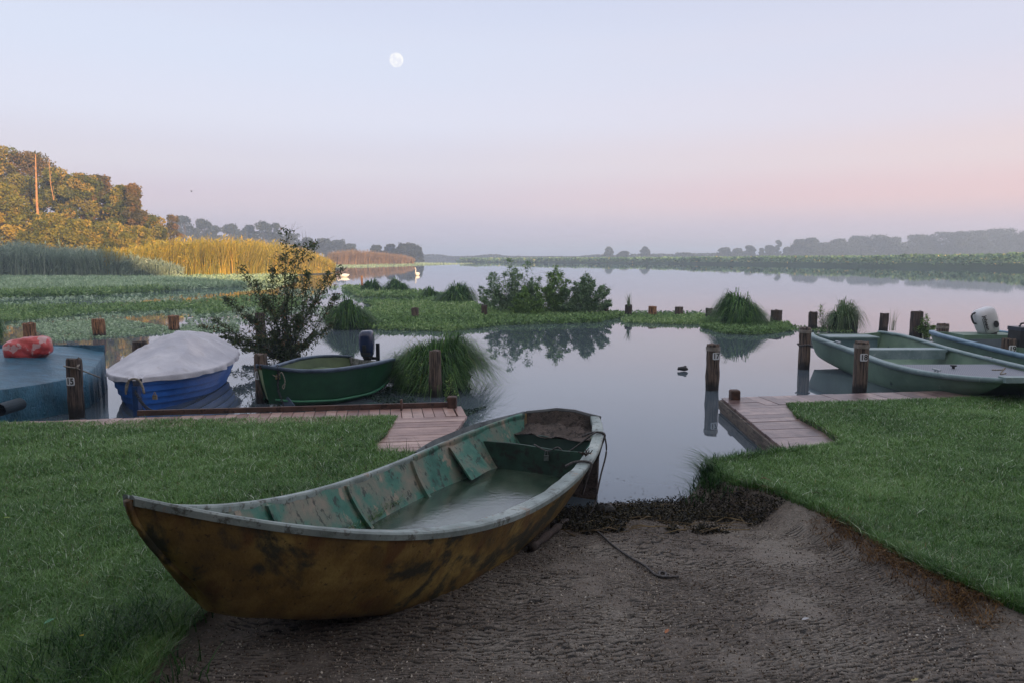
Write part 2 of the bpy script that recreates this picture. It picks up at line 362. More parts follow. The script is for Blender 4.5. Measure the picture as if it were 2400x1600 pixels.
tag(grassfield('grass', LAWN_R, 230000, M_lawn), 'short dewy lawn right of the slipway')
def tufts(name, P, n, h, w, mat, spread=.05, lean=(.2, .9), kind='stuff', seg=3, rn=(0, 1), label=None):
    P = np.asarray(P); idx = rng.integers(0, len(P), n); Q = P[idx]+np.column_stack([rng.normal(0, spread, (n, 2)), np.zeros(n)])
    V, Fq = blades(Q, rng.uniform(h[0], h[1], n), rng.uniform(w[0], w[1], n), rng.uniform(0, 2*math.pi, n), rng.uniform(lean[0], lean[1], n), seg=seg)
    return tag(npmesh(name, V, Fq, mat, rnd=np.repeat(rng.uniform(rn[0], rn[1], n), seg)), label, kind=kind)
def along(pts, n, jit=.05):
    pts = np.array(pts); seg = np.linalg.norm(np.diff(pts, axis=0), axis=1); c = np.r_[0, np.cumsum(seg)]; t = rng.uniform(0, c[-1], n)
    Q = np.stack([np.interp(t, c, pts[:, i]) for i in range(2)], 1)+rng.normal(0, jit, (n, 2)); return np.column_stack([Q, land(Q[:, 0], Q[:, 1])])
M_edge = leafmat('shore_grass', [(0, (.014, .045, .012)), (.6, (.035, .11, .025)), (1, (.08, .19, .05))], .45, .25)
ed = [p[:2] for p in RT[3:9]]
tufts('shore_grass', along(ed, 420, .05), 3600, (.04, .10), (.004, .008), M_edge, .035, (.2, 1.0), label='taller grass fringing the right shore')
tip = np.array([RT[4], RT[5]]); q = along([RT[4][:2], RT[5][:2]], 60, .04)
V, Fq = blades(q[rng.integers(0, 60, 260)]+np.array([0, 0, .03]), rng.uniform(.1, .22, 260), .006, rng.normal(math.pi*.95, .6, 260), rng.uniform(.7, 1.6, 260), seg=3)
tag(npmesh('shore_grass', V, Fq, M_edge, rnd=np.repeat(rng.random(260), 3)), 'spiky grass leaning out over the water at the tip', kind='stuff')
q = along([(-1.5, 2.6), (-1.55, 3.1), (-1.7, 2.9), (-1.6, 2.4), (-1.35, 2.5)], 240, .10)
tufts('shore_grass', q, 1600, (.05, .13), (.004, .008), M_edge, .03, (.3, 1.2), label='longer grass under the bow of the old boat')
q = along([G(905, 1064, .2)[:2], G(1000, 1072, .2)[:2]], 60, .03); tufts('shore_grass', q, 260, (.06, .2), (.005, .008), M_edge, .02, (.05, .6), label='grass blades at the foot of the left boardwalk')
q = along([p[:2] for p in (RT[0], RT[1])]+[LAWN_R[4], LAWN_R[3], LAWN_R[2]], 500, .07)
q = along([G(1950, 1240, .2)[:2], LAWN_R[4]+[.03, .03], LAWN_R[3]+[.05, .0], G(2300, 1425, .33)[:2]], 500, .07)
tufts('dry_grass', q, 6500, (.012, .05), (.003, .006), M_dry, .03, (.6, 2.2), label='dead brown grass along the slipway edge')

# ------------------------------------------------------------------ wood materials and posts
def woodmat(name, c1, c2, wet=None, rough=.8):
    k = NT(name); v = k.map((1, 1, .12)); f = k.noise(28, 6, .65, v); c = k.ramp(f, [(.3, c1), (.7, c2)])
    g = k.ramp(k.noise(60, 3, .6, k.map((1, 1, .05))), [(.42, (0, 0, 0)), (.52, (1, 1, 1))]); c = k.mix(g, tuple(x*.3 for x in c1), c)
    if wet is not None:
        gm = k.n.new('ShaderNodeNewGeometry'); sp = k.n.new('ShaderNodeSeparateXYZ'); k.link(gm.outputs['Position'], sp.inputs[0])
        h = k.math('ADD', sp.outputs[2], k.math('MULTIPLY', k.noise(9, 3), .16)); mr = k.ramp(k.math('SUBTRACT', h, wet), [(.05, (1, 1, 1)), (.12, (0, 0, 0))])
        c = k.mix(mr, c, (.012, .010, .009))
    k.col(c); k.b.inputs['Roughness'].default_value = rough; b = k.bump(f, .8, .01); k.link(b.outputs[0], k.b.inputs['Normal']); return k.m
M_post = woodmat('post_wood', (.07, .05, .04), (.20, .145, .11), .10)
M_posto = woodmat('post_wood_sunlit_warm', (.16, .07, .035), (.50, .26, .13), .07)  # early sun on the left stumps is painted in as orange wood
M_postd = woodmat('post_wood_dark', (.045, .033, .028), (.13, .09, .07), .12)
M_iron = paint('rusty_iron', (.035, .02, .015), (.10, .05, .035), 12, .7)
M_plate = paint('white_plate', (.62, .66, .72), (.75, .78, .82), 9, .4, bump=0)
M_black = paint('black_paint', (.01, .01, .012), (.02, .02, .022), 9, .5, bump=0)
def text_mesh(txt, size, mat, parent, M4, ext=.002, bold=.0):
    cu = bpy.data.curves.new('t', 'FONT'); cu.body = txt; cu.size = size; cu.extrude = ext; cu.align_x = 'CENTER'; cu.align_y = 'CENTER'; cu.offset = bold
    t = bpy.data.objects.new('t', cu); COL.objects.link(t); bpy.context.view_layer.update()
    me = bpy.data.meshes.new_from_object(t.evaluated_get(bpy.context.evaluated_depsgraph_get())); bpy.data.objects.remove(t)
    me.transform(M4); me.materials.clear(); me.materials.append(mat); o = bpy.data.objects.new('lettering', me); COL.objects.link(o); o.parent = parent; return o
def post(label, px0, px1, top, base, mat=M_post, tilt=0.0, num=None, plate=None, band=False, knots=0, group='mooring posts standing in the water', name='mooring_post', deep=.5):
    c = G((px0+px1)/2, base); Y = c[1]; r = (px1-px0)/2/F*math.hypot(Y, CAMH)*.98; c[1] += r
    h = AT((px0+px1)/2, top, Y)[2]; t = thing(name, label, 'post', c, group)
    mb = MB(); Rg = []; n = 18; ph = rng.uniform(0, 7, 3)
    for z in np.concatenate([[-deep], np.linspace(-.05, h-.02, 12), [h-.004, h]]):
        kk = 1.0 if z < h-.01 else (.97 if z < h-.001 else .86); off = tilt*z; ring = []
        for a in np.arange(n)*2*math.pi/n:
            q = r*kk*(1+.04*math.sin(2*a+ph[0])+.03*math.sin(3*a+ph[1]+z*5)+.02*math.sin(z*17+ph[2])+rng.normal(0, .012))
            if knots: q *= 1+.16*knots*math.exp(-((z-h*.33)/.10)**2)*(.4+.6*math.sin(a*2+1))
            ring.append(c+np.array([off+q*math.cos(a), q*math.sin(a), z+(rng.normal(0, .008) if z > h-.01 else 0)]))
        Rg.append(ring)
    mb.rings(Rg); mb.build('shaft', mat, t, smooth=False)
    if band:
        b = MB(); b.rings([[c+np.array([tilt*z+rr_*math.cos(a), rr_*math.sin(a), z]) for a in np.arange(20)*math.pi/10] for z, rr_ in ((h-.09, r*1.02), (h-.09, r*1.09), (h-.035, r*1.09), (h-.035, r*1.0))], False, False)
        b.build('band', paint('band_metal', (.16, .15, .13), (.28, .25, .22), 20, .6), t)
    if num:
        px, py, s, yaw = plate; wd = s/F*Y; p = AT(px, py, Y); dirn = np.array([math.sin(yaw), -math.cos(yaw), 0])
        pc_ = np.array([c[0]+tilt*p[2], c[1], p[2]])+dirn*(r*1.07+.004); pc_[0] = p[0]
        rot = np.array([[math.cos(yaw), 0, 0], [0, 1, 0], [0, 0, 1]]); Mr = Matrix.Rotation(yaw, 3, 'Z')
        b = MB(); o8 = superel((0, 0, 0), wd/2, wd/2, 7, 24); A = np.array(Mr)
        ring = lambda d_: [pc_+A@np.array([q[0], d_, q[1]]) for q in o8]
        b.rings([ring(.004), ring(-.004)]); pl = b.build('number_plate', M_plate, t)
        M4 = Matrix.Translation(Vector(pc_-wloc(pl)))@Matrix.Rotation(yaw, 4, 'Z')@Matrix.Translation((0, -.0065, 0))@Matrix.Rotation(R(90), 4, 'X')@Matrix.Scale(.95, 4, (1, 0, 0))
        text_mesh(num, wd*1.02, M_black, pl, M4, .0015, wd*.02)
    return t, c, h, r
post('grey wooden post with number plate 17 standing alone in the open water', 1657, 1688, 808, 916, M_post, .0, '17', (1678, 834, 17, .25), True, 1)
post('dark wooden post numbered 15 with rope loop, in front of the teal covered boat', 153, 188, 842, 981, M_postd, .01, '15', (166, 893, 20, -.12))
post('brown wooden post numbered 16 beside the bow of the green boat', 594, 626, 831, 945, M_post, .0, '16', (608, 879, 20, -.12))
post('wooden post numbered 18 in front of the grey green flat boat', 2005, 2038, 802, 922, M_post, .0, '18', (2024, 837, 18, .1), True)
post('wooden post numbered 19 at the right edge between the flat boats', 2353, 2382, 795, 880, M_post, 0, '19', (2372, 818, 18, .1))
post('tall post with black rope ring at the stern corner of the grey green boat', 1875, 1902, 769, 866, M_post, 0, None, None, True)
post('post with weathered collar behind the flat boat, leaning against blue boat corner', 2200, 2226, 760, 824, M_post, 0, None, None, True)
post('split brown post in front of the big arching sedge tussock', 1005, 1033, 823, 931, M_post, .0, None, None, False, 1)
post('brown stump behind the red bag, tinted orange for early sunlight', 49, 76, 759, 803, M_posto, .0)
post('leaning stump tinted orange for early sunlight, second from the left edge, mirrored in the water', 212, 240, 749, 789, M_posto, -.06)
post('brown stump behind the white covered boat, tinted orange for early sunlight, square cut top', 391, 415, 741, 777, M_posto, 0)
post('dark stump half hidden by the white boat cover', 307, 338, 801, 860, M_postd, 0)
post('dark post hidden among the branches of the leafy bush', 597, 620, 735, 808, M_postd, 0)
post('short grey stump standing in the green water plants above the motor', 963, 981, 722, 752, M_post, 0)
post('thin stump at the left foot of the island shrubs', 1128, 1142, 716, 748, M_postd, 0)
post('stump at the right foot of the island shrubs', 1412, 1427, 712, 740, M_postd, .02)
post('stump with a tuft of pale reed growing from its top', 1465, 1483, 715, 744, M_postd, .0)
post('reddish split stump, first one right of the reed topped stump', 1521, 1541, 719, 745, M_posto, .0)
post('brown stump midway between the reddish stump and the round tussock', 1583, 1603, 720, 744, M_post, .0)
post('stump half buried in the left side of the round sedge tussock', 1655, 1672, 723, 750, M_postd, .0)
post('leaning stump right of the round sedge tussock, a sprig on top', 1809, 1836, 728, 762, M_postd, .04)
post('dark stump behind the tall ringed post with a leafy sprig at its side', 1898, 1919, 732, 774, M_postd, 0)
post('stump swallowed by the pale spiky grass tuft', 1995, 2014, 738, 778, M_postd, 0)
post('stump behind the middle of the grey green flat boat', 2064, 2085, 735, 780, M_postd, .03)
post('thick ragged stump overgrown with a small green plant', 2139, 2167, 731, 792, M_postd, .0)
post('thin leaning stake in the water beside the small far tussocks', 846, 851, 647, 675, M_posto, -.03, name='stake', group='stakes by the far tussocks')
post('tiny square stub left of the thin leaning stake', 838, 845, 672, 681, M_posto, 0, name='stake', group='stakes by the far tussocks')

# rope rings
M_rope = paint('rope', (.16, .14, .12), (.36, .33, .28), 60, .85); M_roped = paint('rope_dark', (.04, .038, .04), (.13, .12, .12), 60, .85)
def rope(label, pts, rad=.006, mat=M_rope, name='rope', cat='rope', n=8, smoothp=True):
    mb = MB(); mb.tube(smooth_path(pts, n) if smoothp else pts, rad, 6); p = np.array(pts[0]); return tag(mb.build(name, mat, smooth=True, loc=p), label, cat)
c = G(1888.5, 866); c[1] += .1; z = AT(1888, 809, c[1]-.1)[2]; rr = 13.5/F*c[1]*1.12
rope('black rope looped round the tall post at the flat boat', [c+np.array([rr*math.cos(a), rr*math.sin(a), z-c[2]+.01*math.sin(3*a)]) for a in np.linspace(0, 6.28, 20)], .014, M_roped)
c = G(170, 981); Y = c[1]; c[1] += .1; z = AT(170, 862, Y)[2]
rope('pale rope tied round post 15 running to the white covered boat', [AT(150, 857, Y+.12), AT(152, 858, Y-.02), AT(170, 861, Y-.03), AT(180, 861, Y-.03), AT(186, 854, Y+.02), AT(180, 862, Y-.02), AT(205, 872, Y+.3), AT(235, 884, 9.3)], .008, M_rope)

# ------------------------------------------------------------------ boardwalks
M_plank = NT('deck_planks'); k = M_plank
cc = k.ramp(k.attr(), [(0, (.25, .14, .12)), (.5, (.38, .235, .20)), (1, (.50, .34, .29))])
st = k.ramp(k.noise(5, 5, .65), [(.35, (.62, .58, .58)), (.6, (1, 1, 1))]); cc = k.mix(1.0, cc, st, 'MULTIPLY')
k.col(cc); k.b.inputs['Roughness'].default_value = .42; bb = k.bump(k.noise(40, 4, .6), .5, .004); k.link(bb.outputs[0], k.b.inputs['Normal']); M_plank = k.m
M_fascia = paint('weathered_boards', (.05, .04, .034), (.20, .16, .13), 3, .8, (.02, .016, .014), (.52, .6), 9, .6, .006, stretch=(1, 1, 6))
M_beam = paint('rusty_beam', (.055, .030, .024), (.13, .072, .055), 7, .7, (.03, .018, .014), (.55, .62), 14, .4, .004)
def deck(mb, a, b, u, wid, z, across, dz=.03, gap=.008, pw=.115, lift=0):   # planks fill the strip a..b, running along direction u for a length `wid`
    a = np.array(a[:2], float); b = np.array(b[:2], float); L = np.linalg.norm(b-a); t = (b-a)/L; u = np.array(u, float)/np.linalg.norm(u); n = int(L/pw)
    for i in range(n):
        s0 = i*L/n; s1 = (i+1)*L/n-gap; e = rng.uniform(-.006, .006, 2)
        p = [a+t*s0+u*e[0], a+t*s1+u*e[0], a+t*s1+u*(wid+e[1]), a+t*s0+u*(wid+e[1])]; zz = z+lift+rng.uniform(-.002, .002); V = [(*q, zz) for q in p]+[(*q, zz-dz) for q in p]
        mb.add(V, [(0, 1, 2, 3), (7, 6, 5, 4), (0, 4, 5, 1), (1, 5, 6, 2), (2, 6, 7, 3), (3, 7, 4, 0)])
ZD = .205
bl = G(-420, 1004, ZD); br = G(1081, 951, ZD); tl = (br-bl)[:2]; tl /= np.linalg.norm(tl); nl = np.array([tl[1], -tl[0]])
bwk = thing('boardwalk', 'left wooden boardwalk with a rusty beam along its back edge', 'boardwalk', (br[0], br[1], 0), 'boardwalks on both sides of the slipway')
mb = MB(); deck(mb, bl[:2]+tl*.0, br[:2]-tl*.10, nl, .52, ZD, True); mb.box((*(br[:2]-tl*.045+nl*.26), ZD-.015), (.085, .52, .03), Matrix.Rotation(math.atan2(tl[1], tl[0]), 3, 'Z'))
c1_ = br[:2]+nl*.535-tl*.0; c2_ = np.array([G(1016, 1068, ZD)[0], G(1016, 1068, ZD)[1]-.25])
deck(mb, c1_, c2_, -tl*1.0+np.array([0, .03]), 1.7, ZD, False, lift=-.001); mb.build('deck', M_plank, bwk)
mb = MB(); m_ = (c1_+c2_)/2; dd = c2_-(br[:2]); Ld = np.linalg.norm(dd); ang = math.atan2(dd[1], dd[0])
mb.box((*((br[:2]+c2_)/2+np.array([.012, 0])), .06), (Ld, .03, .22), Matrix.Rotation(ang, 3, 'Z'))
q = (bl[:2]+br[:2])/2-nl*.02; mb.box((*q, .05), (np.linalg.norm((br-bl)[:2]), .03, .24), Matrix.Rotation(math.atan2(tl[1], tl[0]), 3, 'Z')); mb.build('fascia_board', M_fascia, bwk)
e0 = G(325, 972, ZD)[:2]; e1 = br[:2]-tl*.09; mb = MB(); q = (e0+e1)/2+nl*.03; mb.box((*q, ZD+.03), (np.linalg.norm(e1-e0), .035, .055), Matrix.Rotation(math.atan2((e1-e0)[1], (e1-e0)[0]), 3, 'Z')); mb.build('edge_beam', M_beam, bwk)
mb = MB(); q = e1+nl*.06-tl*.02; mb.rings([superel((*q, z), r_, r_, 6, 16) for z, r_ in ((ZD, .055), (ZD+.12, .055), (ZD+.13, .045))]); mb.build('bollard_stub', M_iron, bwk)
mb = MB(); q = G(941, 960, ZD)[:2]; mb.box((*q, ZD+.06), (.02, .05, .12)); mb.build('bracket', M_beam, bwk)

k = NT('wet_deck_planks'); cc = k.ramp(k.attr(), [(0, (.13, .085, .085)), (.5, (.21, .15, .145)), (1, (.32, .235, .22))])
st = k.ramp(k.noise(6, 5, .65), [(.4, (.6, .55, .58)), (.62, (1.25, 1.2, 1.15))]); cc = k.mix(1.0, cc, st, 'MULTIPLY'); k.col(cc); k.b.inputs['Roughness'].default_value = .3; bb = k.bump(k.noise(30, 4, .6), .5, .005); k.link(bb.outputs[0], k.b.inputs['Normal']); M_plank2 = k.m
brc = G(1691, 931, .17); brr = G(2700, 899, .17); tr = (brr-brc)[:2]; tr /= np.linalg.norm(tr); nr = np.array([tr[1], -tr[0]]); ZR = .17
bw2 = thing('boardwalk', 'right wooden boardwalk with wet purplish planks and a black bollard', 'boardwalk', (brc[0], brc[1], 0), 'boardwalks on both sides of the slipway')
mb = MB(); deck(mb, brc[:2]+tr*.32, brr[:2], nr, .52, ZR, True, pw=.17)
d1 = brc[:2]; d2 = G(1861, 1070, ZR)[:2]; deck(mb, d1, d2, tr*1.0, 1.9, ZR-.002, False, pw=.17)
mb.build('deck', M_plank2, bw2)
mb = MB(); dd = d2-d1; Ld = np.linalg.norm(dd); ang = math.atan2(dd[1], dd[0]); off = np.array([-.018, 0])
mb.box((*((d1+d2)/2+off), .085), (Ld, .03, .11), Matrix.Rotation(ang, 3, 'Z')); mb.box((*((d1+d2)/2+off*.2), .0), (Ld*.985, .03, .06), Matrix.Rotation(ang, 3, 'Z'))
q = (brc[:2]+brr[:2])/2-nr*.018; mb.box((*q, .05), (np.linalg.norm((brr-brc)[:2]), .03, .17), Matrix.Rotation(math.atan2(tr[1], tr[0]), 3, 'Z')); mb.build('fascia_board', M_fascia, bw2)
mb = MB(); q = G(1719, 933, ZR)[:2]+np.array([0, -.04]); mb.rings([superel((*q, z), r_, r_, 7, 16) for z, r_ in ((ZR, .06), (ZR+.1, .06), (ZR+.115, .05))])
for a in range(5): mb.box((q[0]-.045+a*.022, q[1]-.062, ZR+.095), (.006, .006, .006))
mb.build('bollard_stub', M_iron, bw2)

# ------------------------------------------------------------------ boats
def poly6(kn, v, s): return np.polyval(np.linalg.lstsq(np.vander(kn, 6), v, rcond=None)[0], s)
KN = np.array([0, .12, .3, .5, .7, .85, 1.0])
class Boat:
    def __init__(b, p, wend, zb, bf=.62, sh0=-.05, sh1=.06, heel=None, zoff=0):
        b.o = np.array(p[:2]); b.L = p[3]; th = p[2]; b.a = np.array([math.sin(th), math.cos(th)]); b.n = np.array([b.a[1], -b.a[0]]); b.heel = p[4]
        b.wv = np.r_[p[5:11], wend]; b.zv = p[11:15]; b.zb = zb; b.bf = bf; b.s0 = sh0; b.s1 = sh1
    def w(b, s): return max(.008, float(poly6(KN, b.wv, s)))
    def zg(b, s): return float(np.polyval(np.polyfit([0, .33, .66, 1.], b.zv, 3), s))
    def zc(b, s): return float(np.interp(s, *b.zb))
    def pt(b, s, l, z): q = b.o+b.a*s*b.L+b.n*l; return np.array([q[0], q[1], z])
    def side(b, s, sg, f, ins=0.0, up=0.0):
        w = max(.004, b.w(s)-ins); zt = b.zg(s); z0 = b.zc(s)+up; l = w*(b.bf+(1-b.bf)*f**.75); z = z0+(zt-z0)*f+sg*l*math.sin(b.heel)*f
        return b.pt(s-b.s0*(1-s)*(1-f)-b.s1*s*(1-f)**1.5, sg*l, z)
    def section(b, s, ins=0, up=0, fs=(1, .85, .7, .55, .4, .25, .1, 0)):
        A = [b.side(s, -1, f, ins, up) for f in fs]; C = b.side(s, 1, 0, ins, up); D_ = A[-1]
        mid = [D_*(1-t)+C*t-np.array([0, 0, .02*math.sin(math.pi*t)]) for t in (.25, .5, .75)]
        return A+mid+[b.side(s, 1, f, ins, up) for f in fs[::-1]]
    def shell(b, ins=0, up=0, ns=49, s0=0, s1=1.0, fs=(1, .85, .7, .55, .4, .25, .1, 0), lap=0):
        mb = MB(); mb.sheet([b.section(s, ins, up, fs) for s in np.linspace(s0, s1, ns)]); return mb
    def flange(b, win, wout, hh, ns=61, s0=0, s1=1.0, sides=(-1, 1), end=False):
        mb = MB()
        for sg in sides:
            Rg = []
            for s in np.linspace(s0, s1, ns):
                wi = win(s) if callable(win) else win; w = b.w(s); z = b.zg(s)+sg*w*math.sin(b.heel); wob = .004*math.sin(s*41+sg)+.003*math.sin(s*97)
                li = max(.0, w-wi-wob); lo = w+wout
                Rg.append([b.pt(s, sg*lo, z-hh), b.pt(s, sg*(lo+.003), z+.004), b.pt(s, sg*(lo-.004), z+.013), b.pt(s, sg*(lo+li)/2, z+.0145), b.pt(s, sg*(li+.004), z+.013), b.pt(s, sg*li, z+.003), b.pt(s, sg*li, z-min(hh, .022))])
            mb.rings(Rg)
        return mb

# --- the old boat drawn up on the slipway
OP = [.41, 5.957, -2.693+math.pi*2, 3.93, -.025, .322, .491, .646, .613, .601, .391, .614, .521, .621, 1.094]
OP[2] = math.atan2(-.43337, -.90122)
B = Boat(OP, .02, ([0, .1, .25, .47, .65, .77, .89, .955, .985, 1], [.27, .19, .16, .15, .185, .28, .42, .515, .585, .70]), .62, -.05, .062)
old = thing('rowing_boat', 'old battered rowing boat with yellow brown hull, half full of water, on the slipway', 'boat', B.pt(.5, 0, .15))
k = NT('old_hull_paint'); v = k.map((1, 1, 1))
c = k.ramp(k.noise(3.2, 6, .62, v), [(.3, (.075, .052, .022)), (.5, (.21, .13, .035)), (.66, (.41, .29, .09))])
c = k.mix(k.ramp(k.noise(5.5, 5, .6, k.map((1, 1, .45))), [(.53, (0, 0, 0)), (.64, (.75, .75, .75))]), c, (.13, .055, .02))
c = k.mix(k.ramp(k.noise(2.6, 6, .68, v, .4), [(.53, (0, 0, 0)), (.60, (.92, .92, .92))]), c, (.030, .038, .028))
c = k.mix(k.ramp(k.noise(40, 4, .7, v), [(.60, (0, 0, 0)), (.68, (.8, .8, .8))]), c, (.02, .015, .01))
k.col(c); k.b.inputs['Roughness'].default_value = .55; b_ = k.bump(k.noise(26, 6, .7), .7, .007); k.link(b_.outputs[0], k.b.inputs['Normal']); M_oldhull = k.m
k = NT('old_teal_paint'); v = k.map((1, 1, .35), (0, 0, .3))
c = k.ramp(k.noise(3.0, 5, .6), [(.36, (.02, .12, .09)), (.45, (.05, .18, .135)), (.53, (.15, .18, .14)), (.66, (.27, .22, .17))])
c = k.mix(k.ramp(k.noise(22, 6, .7, v), [(.55, (0, 0, 0)), (.62, (.9, .9, .9))]), c, (.022, .035, .03))
c = k.mix(k.ramp(k.noise(9, 5, .65, v), [(.60, (0, 0, 0)), (.66, (.8, .8, .8))]), c, (.33, .26, .20))
k.col(c); k.b.inputs['Roughness'].default_value = .6; b_ = k.bump(k.noise(30, 6, .7, v), .6, .005); k.link(b_.outputs[0], k.b.inputs['Normal']); M_oldin = k.m
k = NT('old_gunwale_paint')
c = k.ramp(k.noise(4, 6, .62), [(.33, (.13, .165, .155)), (.52, (.27, .33, .325)), (.7, (.44, .49, .47))])
c = k.mix(k.ramp(k.noise(17, 6, .7), [(.545, (0, 0, 0)), (.62, (.85, .85, .85))]), c, (.07, .072, .06))
c = k.mix(k.ramp(k.noise(7, 6, .7), [(.62, (0, 0, 0)), (.67, (.7, .7, .7))]), c, (.30, .20, .13))
k.col(c); k.b.inputs['Roughness'].default_value = .5; b_ = k.bump(k.noise(45, 5, .7), .6, .004); k.link(b_.outputs[0], k.b.inputs['Normal']); M_oldgun = k.m
B.shell(.0, 0, 61).build('hull', M_oldhull, old, smooth=True)
mb = MB(); mb.tube([B.pt(1-.062*(1-f)**1.5, 0, B.zc(1)+(B.zg(1)-B.zc(1))*f) for f in np.linspace(-.02, .99, 10)], .016, 8); mb.build('stem', M_oldhull, old, smooth=True)
B.shell(.022, .03, 61, .012, .985).build('lining', M_oldin, old, smooth=True)
wi = lambda s: .088*min(1, (1-s)*9+.2) if s > .3 else .088
B.flange(lambda s: min(.078, B.w(s)*.96), .005, .022, 81, .0, .999, (-1,)).build('gunwale', M_oldgun, old)
B.flange(lambda s: min(.030, B.w(s)*.96), .010, .03, 81, .14, .999, (1,)).build('gunwale', M_oldgun, old)
B.flange(lambda s: .035, .0, .035, 20, .015, .33, (1,)).build('gunwale_patch_board', M_oldin, old)['label'] = 'loose board along the far gunwale near the stern'
mb = MB(); Rg = []   # raised far side plank at the stern
for s in np.linspace(-.002, .30, 12):
    w_ = B.w(s); z = B.zg(s)+w_*math.sin(B.heel); h_ = .036*min(1, (.31-s)*18)*min(1, max(.1, s*7)); Rg.append([B.pt(s, w_+.0, z-.03), B.pt(s, w_+.03, z+h_*.2), B.pt(s, w_+.045, z+h_), B.pt(s, w_+.03, z+h_+.008), B.pt(s, w_+.012, z+.01)])
mb.rings(Rg); mb.build('side_plank', paint('plank_slate', (.06, .075, .085), (.13, .15, .16), 9, .6, (.02, .02, .02), (.58, .64), 20), old)
for s in (.335, .515, .70, .83):          # frames on both sides
    for sg in (1, -1):
        mb = MB(); Rg = []
        for f in np.linspace(0, .97, 9):
            dp = .03+.055*(1-f)**2; p = B.side(s, sg, f, .020, .03); q = B.side(s, sg, f, .020+dp, .03); q[2] = p[2]; dv = np.array([*B.a, 0])*.012
            Rg.append([p-dv, q-dv, q+dv, p+dv])
        mb.rings(Rg); mb.build('frame_rib', M_oldin, old)
mb = MB()                                   # torn bracket at the far side
p0 = B.side(.225, 1, .92, .02, .03); p1 = B.side(.17, 1, .92, .02, .03); q0 = B.side(.225, 1, .3, .15, .03); q1 = B.side(.15, 1, .3, .12, .03)
mb.rings([[p0, p1, q1, q0], [p+np.array([.02, -.02, 0]) for p in (p0, p1, q1, q0)]]); mb.build('seat_bracket', M_oldin, old)
M_oldgreen = paint('old_green_paint', (.012, .03, .022), (.03, .085, .06), 5, .6, (.02, .02, .018), (.5, .62), 12, .3)
def thwart(s, zt, depth, th, mat, name):
    mb = MB(); zt0 = zt; pts = []
    def halfw(z):
        f = (z-B.zc(s)-.03)/(B.zg(s)-B.zc(s)); f = min(1, max(0, f)); return (B.w(s)-.024)*(B.bf+(1-B.bf)*f**.75)
    rows = []
    for dz in (0, -.02, -depth): rows.append([B.pt(s, l*halfw(zt+dz), zt+dz+.006*math.sin(l*4)) for l in np.linspace(-1, 1, 9)])
    back = [[p-np.array([*B.a, 0])*th for p in r] for r in rows]
    mb.sheet([back[0]]+rows); mb.sheet([back[-1], back[0]]); mb.build(name, mat, old)
thwart(.135, .475, .22, .022, M_oldgreen, 'thwart'); thwart(.055, .478, .18, .02, paint('old_slate', (.03, .06, .055), (.055, .10, .085), 4, .6), 'thwart')
M_mudbr = paint('dry_mud', (.06, .048, .042), (.13, .10, .088), 7, .85, (.03, .024, .02), (.5, .6), 22, .9, .012)
mb = MB(); zt = B.zg(0)                      # transom with a raised middle, and its lower board
def tr_(l, z, off=0): q = B.pt(.0+(.614-z)*.065+off, l, z); return q
top = [(-.325, .615), (-.20, .632), (-.1, .648), (.06, .648), (.14, .632), (.325, .60)]; bot = [(-.36, -.03), (-.33, -.03), (-.2, -.05), (.1, -.05), (.15, -.05), (.2, .1)]
mb.rings([[tr_(l, z) for l, z in top+bot[::-1]], [tr_(l, z, -.008) for l, z in top+bot[::-1]]]); mb.build('transom', M_mudbr, old)
mb = MB(); mb.tube([tr_(l, z+.005, -.004) for l, z in top], .018, 6); mb.build('transom_cap', paint('cap_dark', (.05, .055, .06), (.11, .12, .13), 9, .6), old)
mb = MB(); G_ = []
for s in (.012, .035, .058):
    G_.append([B.pt(s, l*B.w(s)*.9, .50-.3*s+.10*max(0, .03-s)/.03*(1-.5*abs(l))+.010*math.sin(l*9+s*60)+rng.normal(0, .003)) for l in np.linspace(-.95, 1, 26)])
mb.sheet(G_); mb.build('stern_deck', M_mudbr, old, smooth=True)
# bilge water
k = NT('bilge_water'); c = k.ramp(k.noise(3.5, 6, .65), [(.38, (.015, .035, .022)), (.62, (.075, .105, .075))]); k.col(c); k.b.inputs['Roughness'].default_value = .14
k.b.inputs['IOR'].default_value = 2.0; k.b.inputs['Specular IOR Level'].default_value = .8; b_ = k.bump(k.noise(26, 5, .6, k.map((1, 1, 1))), .16, .008); k.link(b_.outputs[0], k.b.inputs['Normal'])
mb = MB(); row = []
for s in np.linspace(.10, .80, 36):
    z = .272; f = (z-B.zc(s)-.03)/(B.zg(s)-B.zc(s)-.03)
    if f <= 0.02: continue
    hw = (B.w(s)-.022)*(B.bf+(1-B.bf)*max(0, f)**.75); row.append([B.pt(s-.0, l*hw, z) for l in (-1, -.5, 0, .5, 1)])
mb.sheet(row); mb.build('bilge_water', k.m, old)['label'] = 'murky rainwater standing in the bottom of the boat'
# straps and a twig on the near gunwale
for s in (.27, .105):
    mb = MB(); w_ = B.w(s); z = B.zg(s)-w_*math.sin(B.heel)
    mb.tube(smooth_path([B.pt(s+.02, -w_+.13, z-.0), B.pt(s+.008, -w_+.085, z+.022), B.pt(s, -w_+.02, z+.026), B.pt(s, -w_-.02, z+.01), B.pt(s+.005, -w_+.0, z-.07), B.pt(s, -w_+.04, z-.20)], 5), .009, 5)
    mb.build('strap', M_roped, old, smooth=True)
mb = MB(); s = .235; w_ = B.w(s); z = B.zg(s)-w_*math.sin(B.heel)+.02
for i in range(14):
    a = B.pt(s+rng.uniform(-.006, .012), -w_+.04+rng.normal(0, .01), z+rng.uniform(0, .02)); mb.tube([a, a+np.array([rng.normal(0, .03), rng.normal(0, .03), rng.uniform(0, .03)])], .004, 4)
mb.build('rag', paint('rag', (.02, .015, .014), (.05, .035, .03), 9, .9), old)
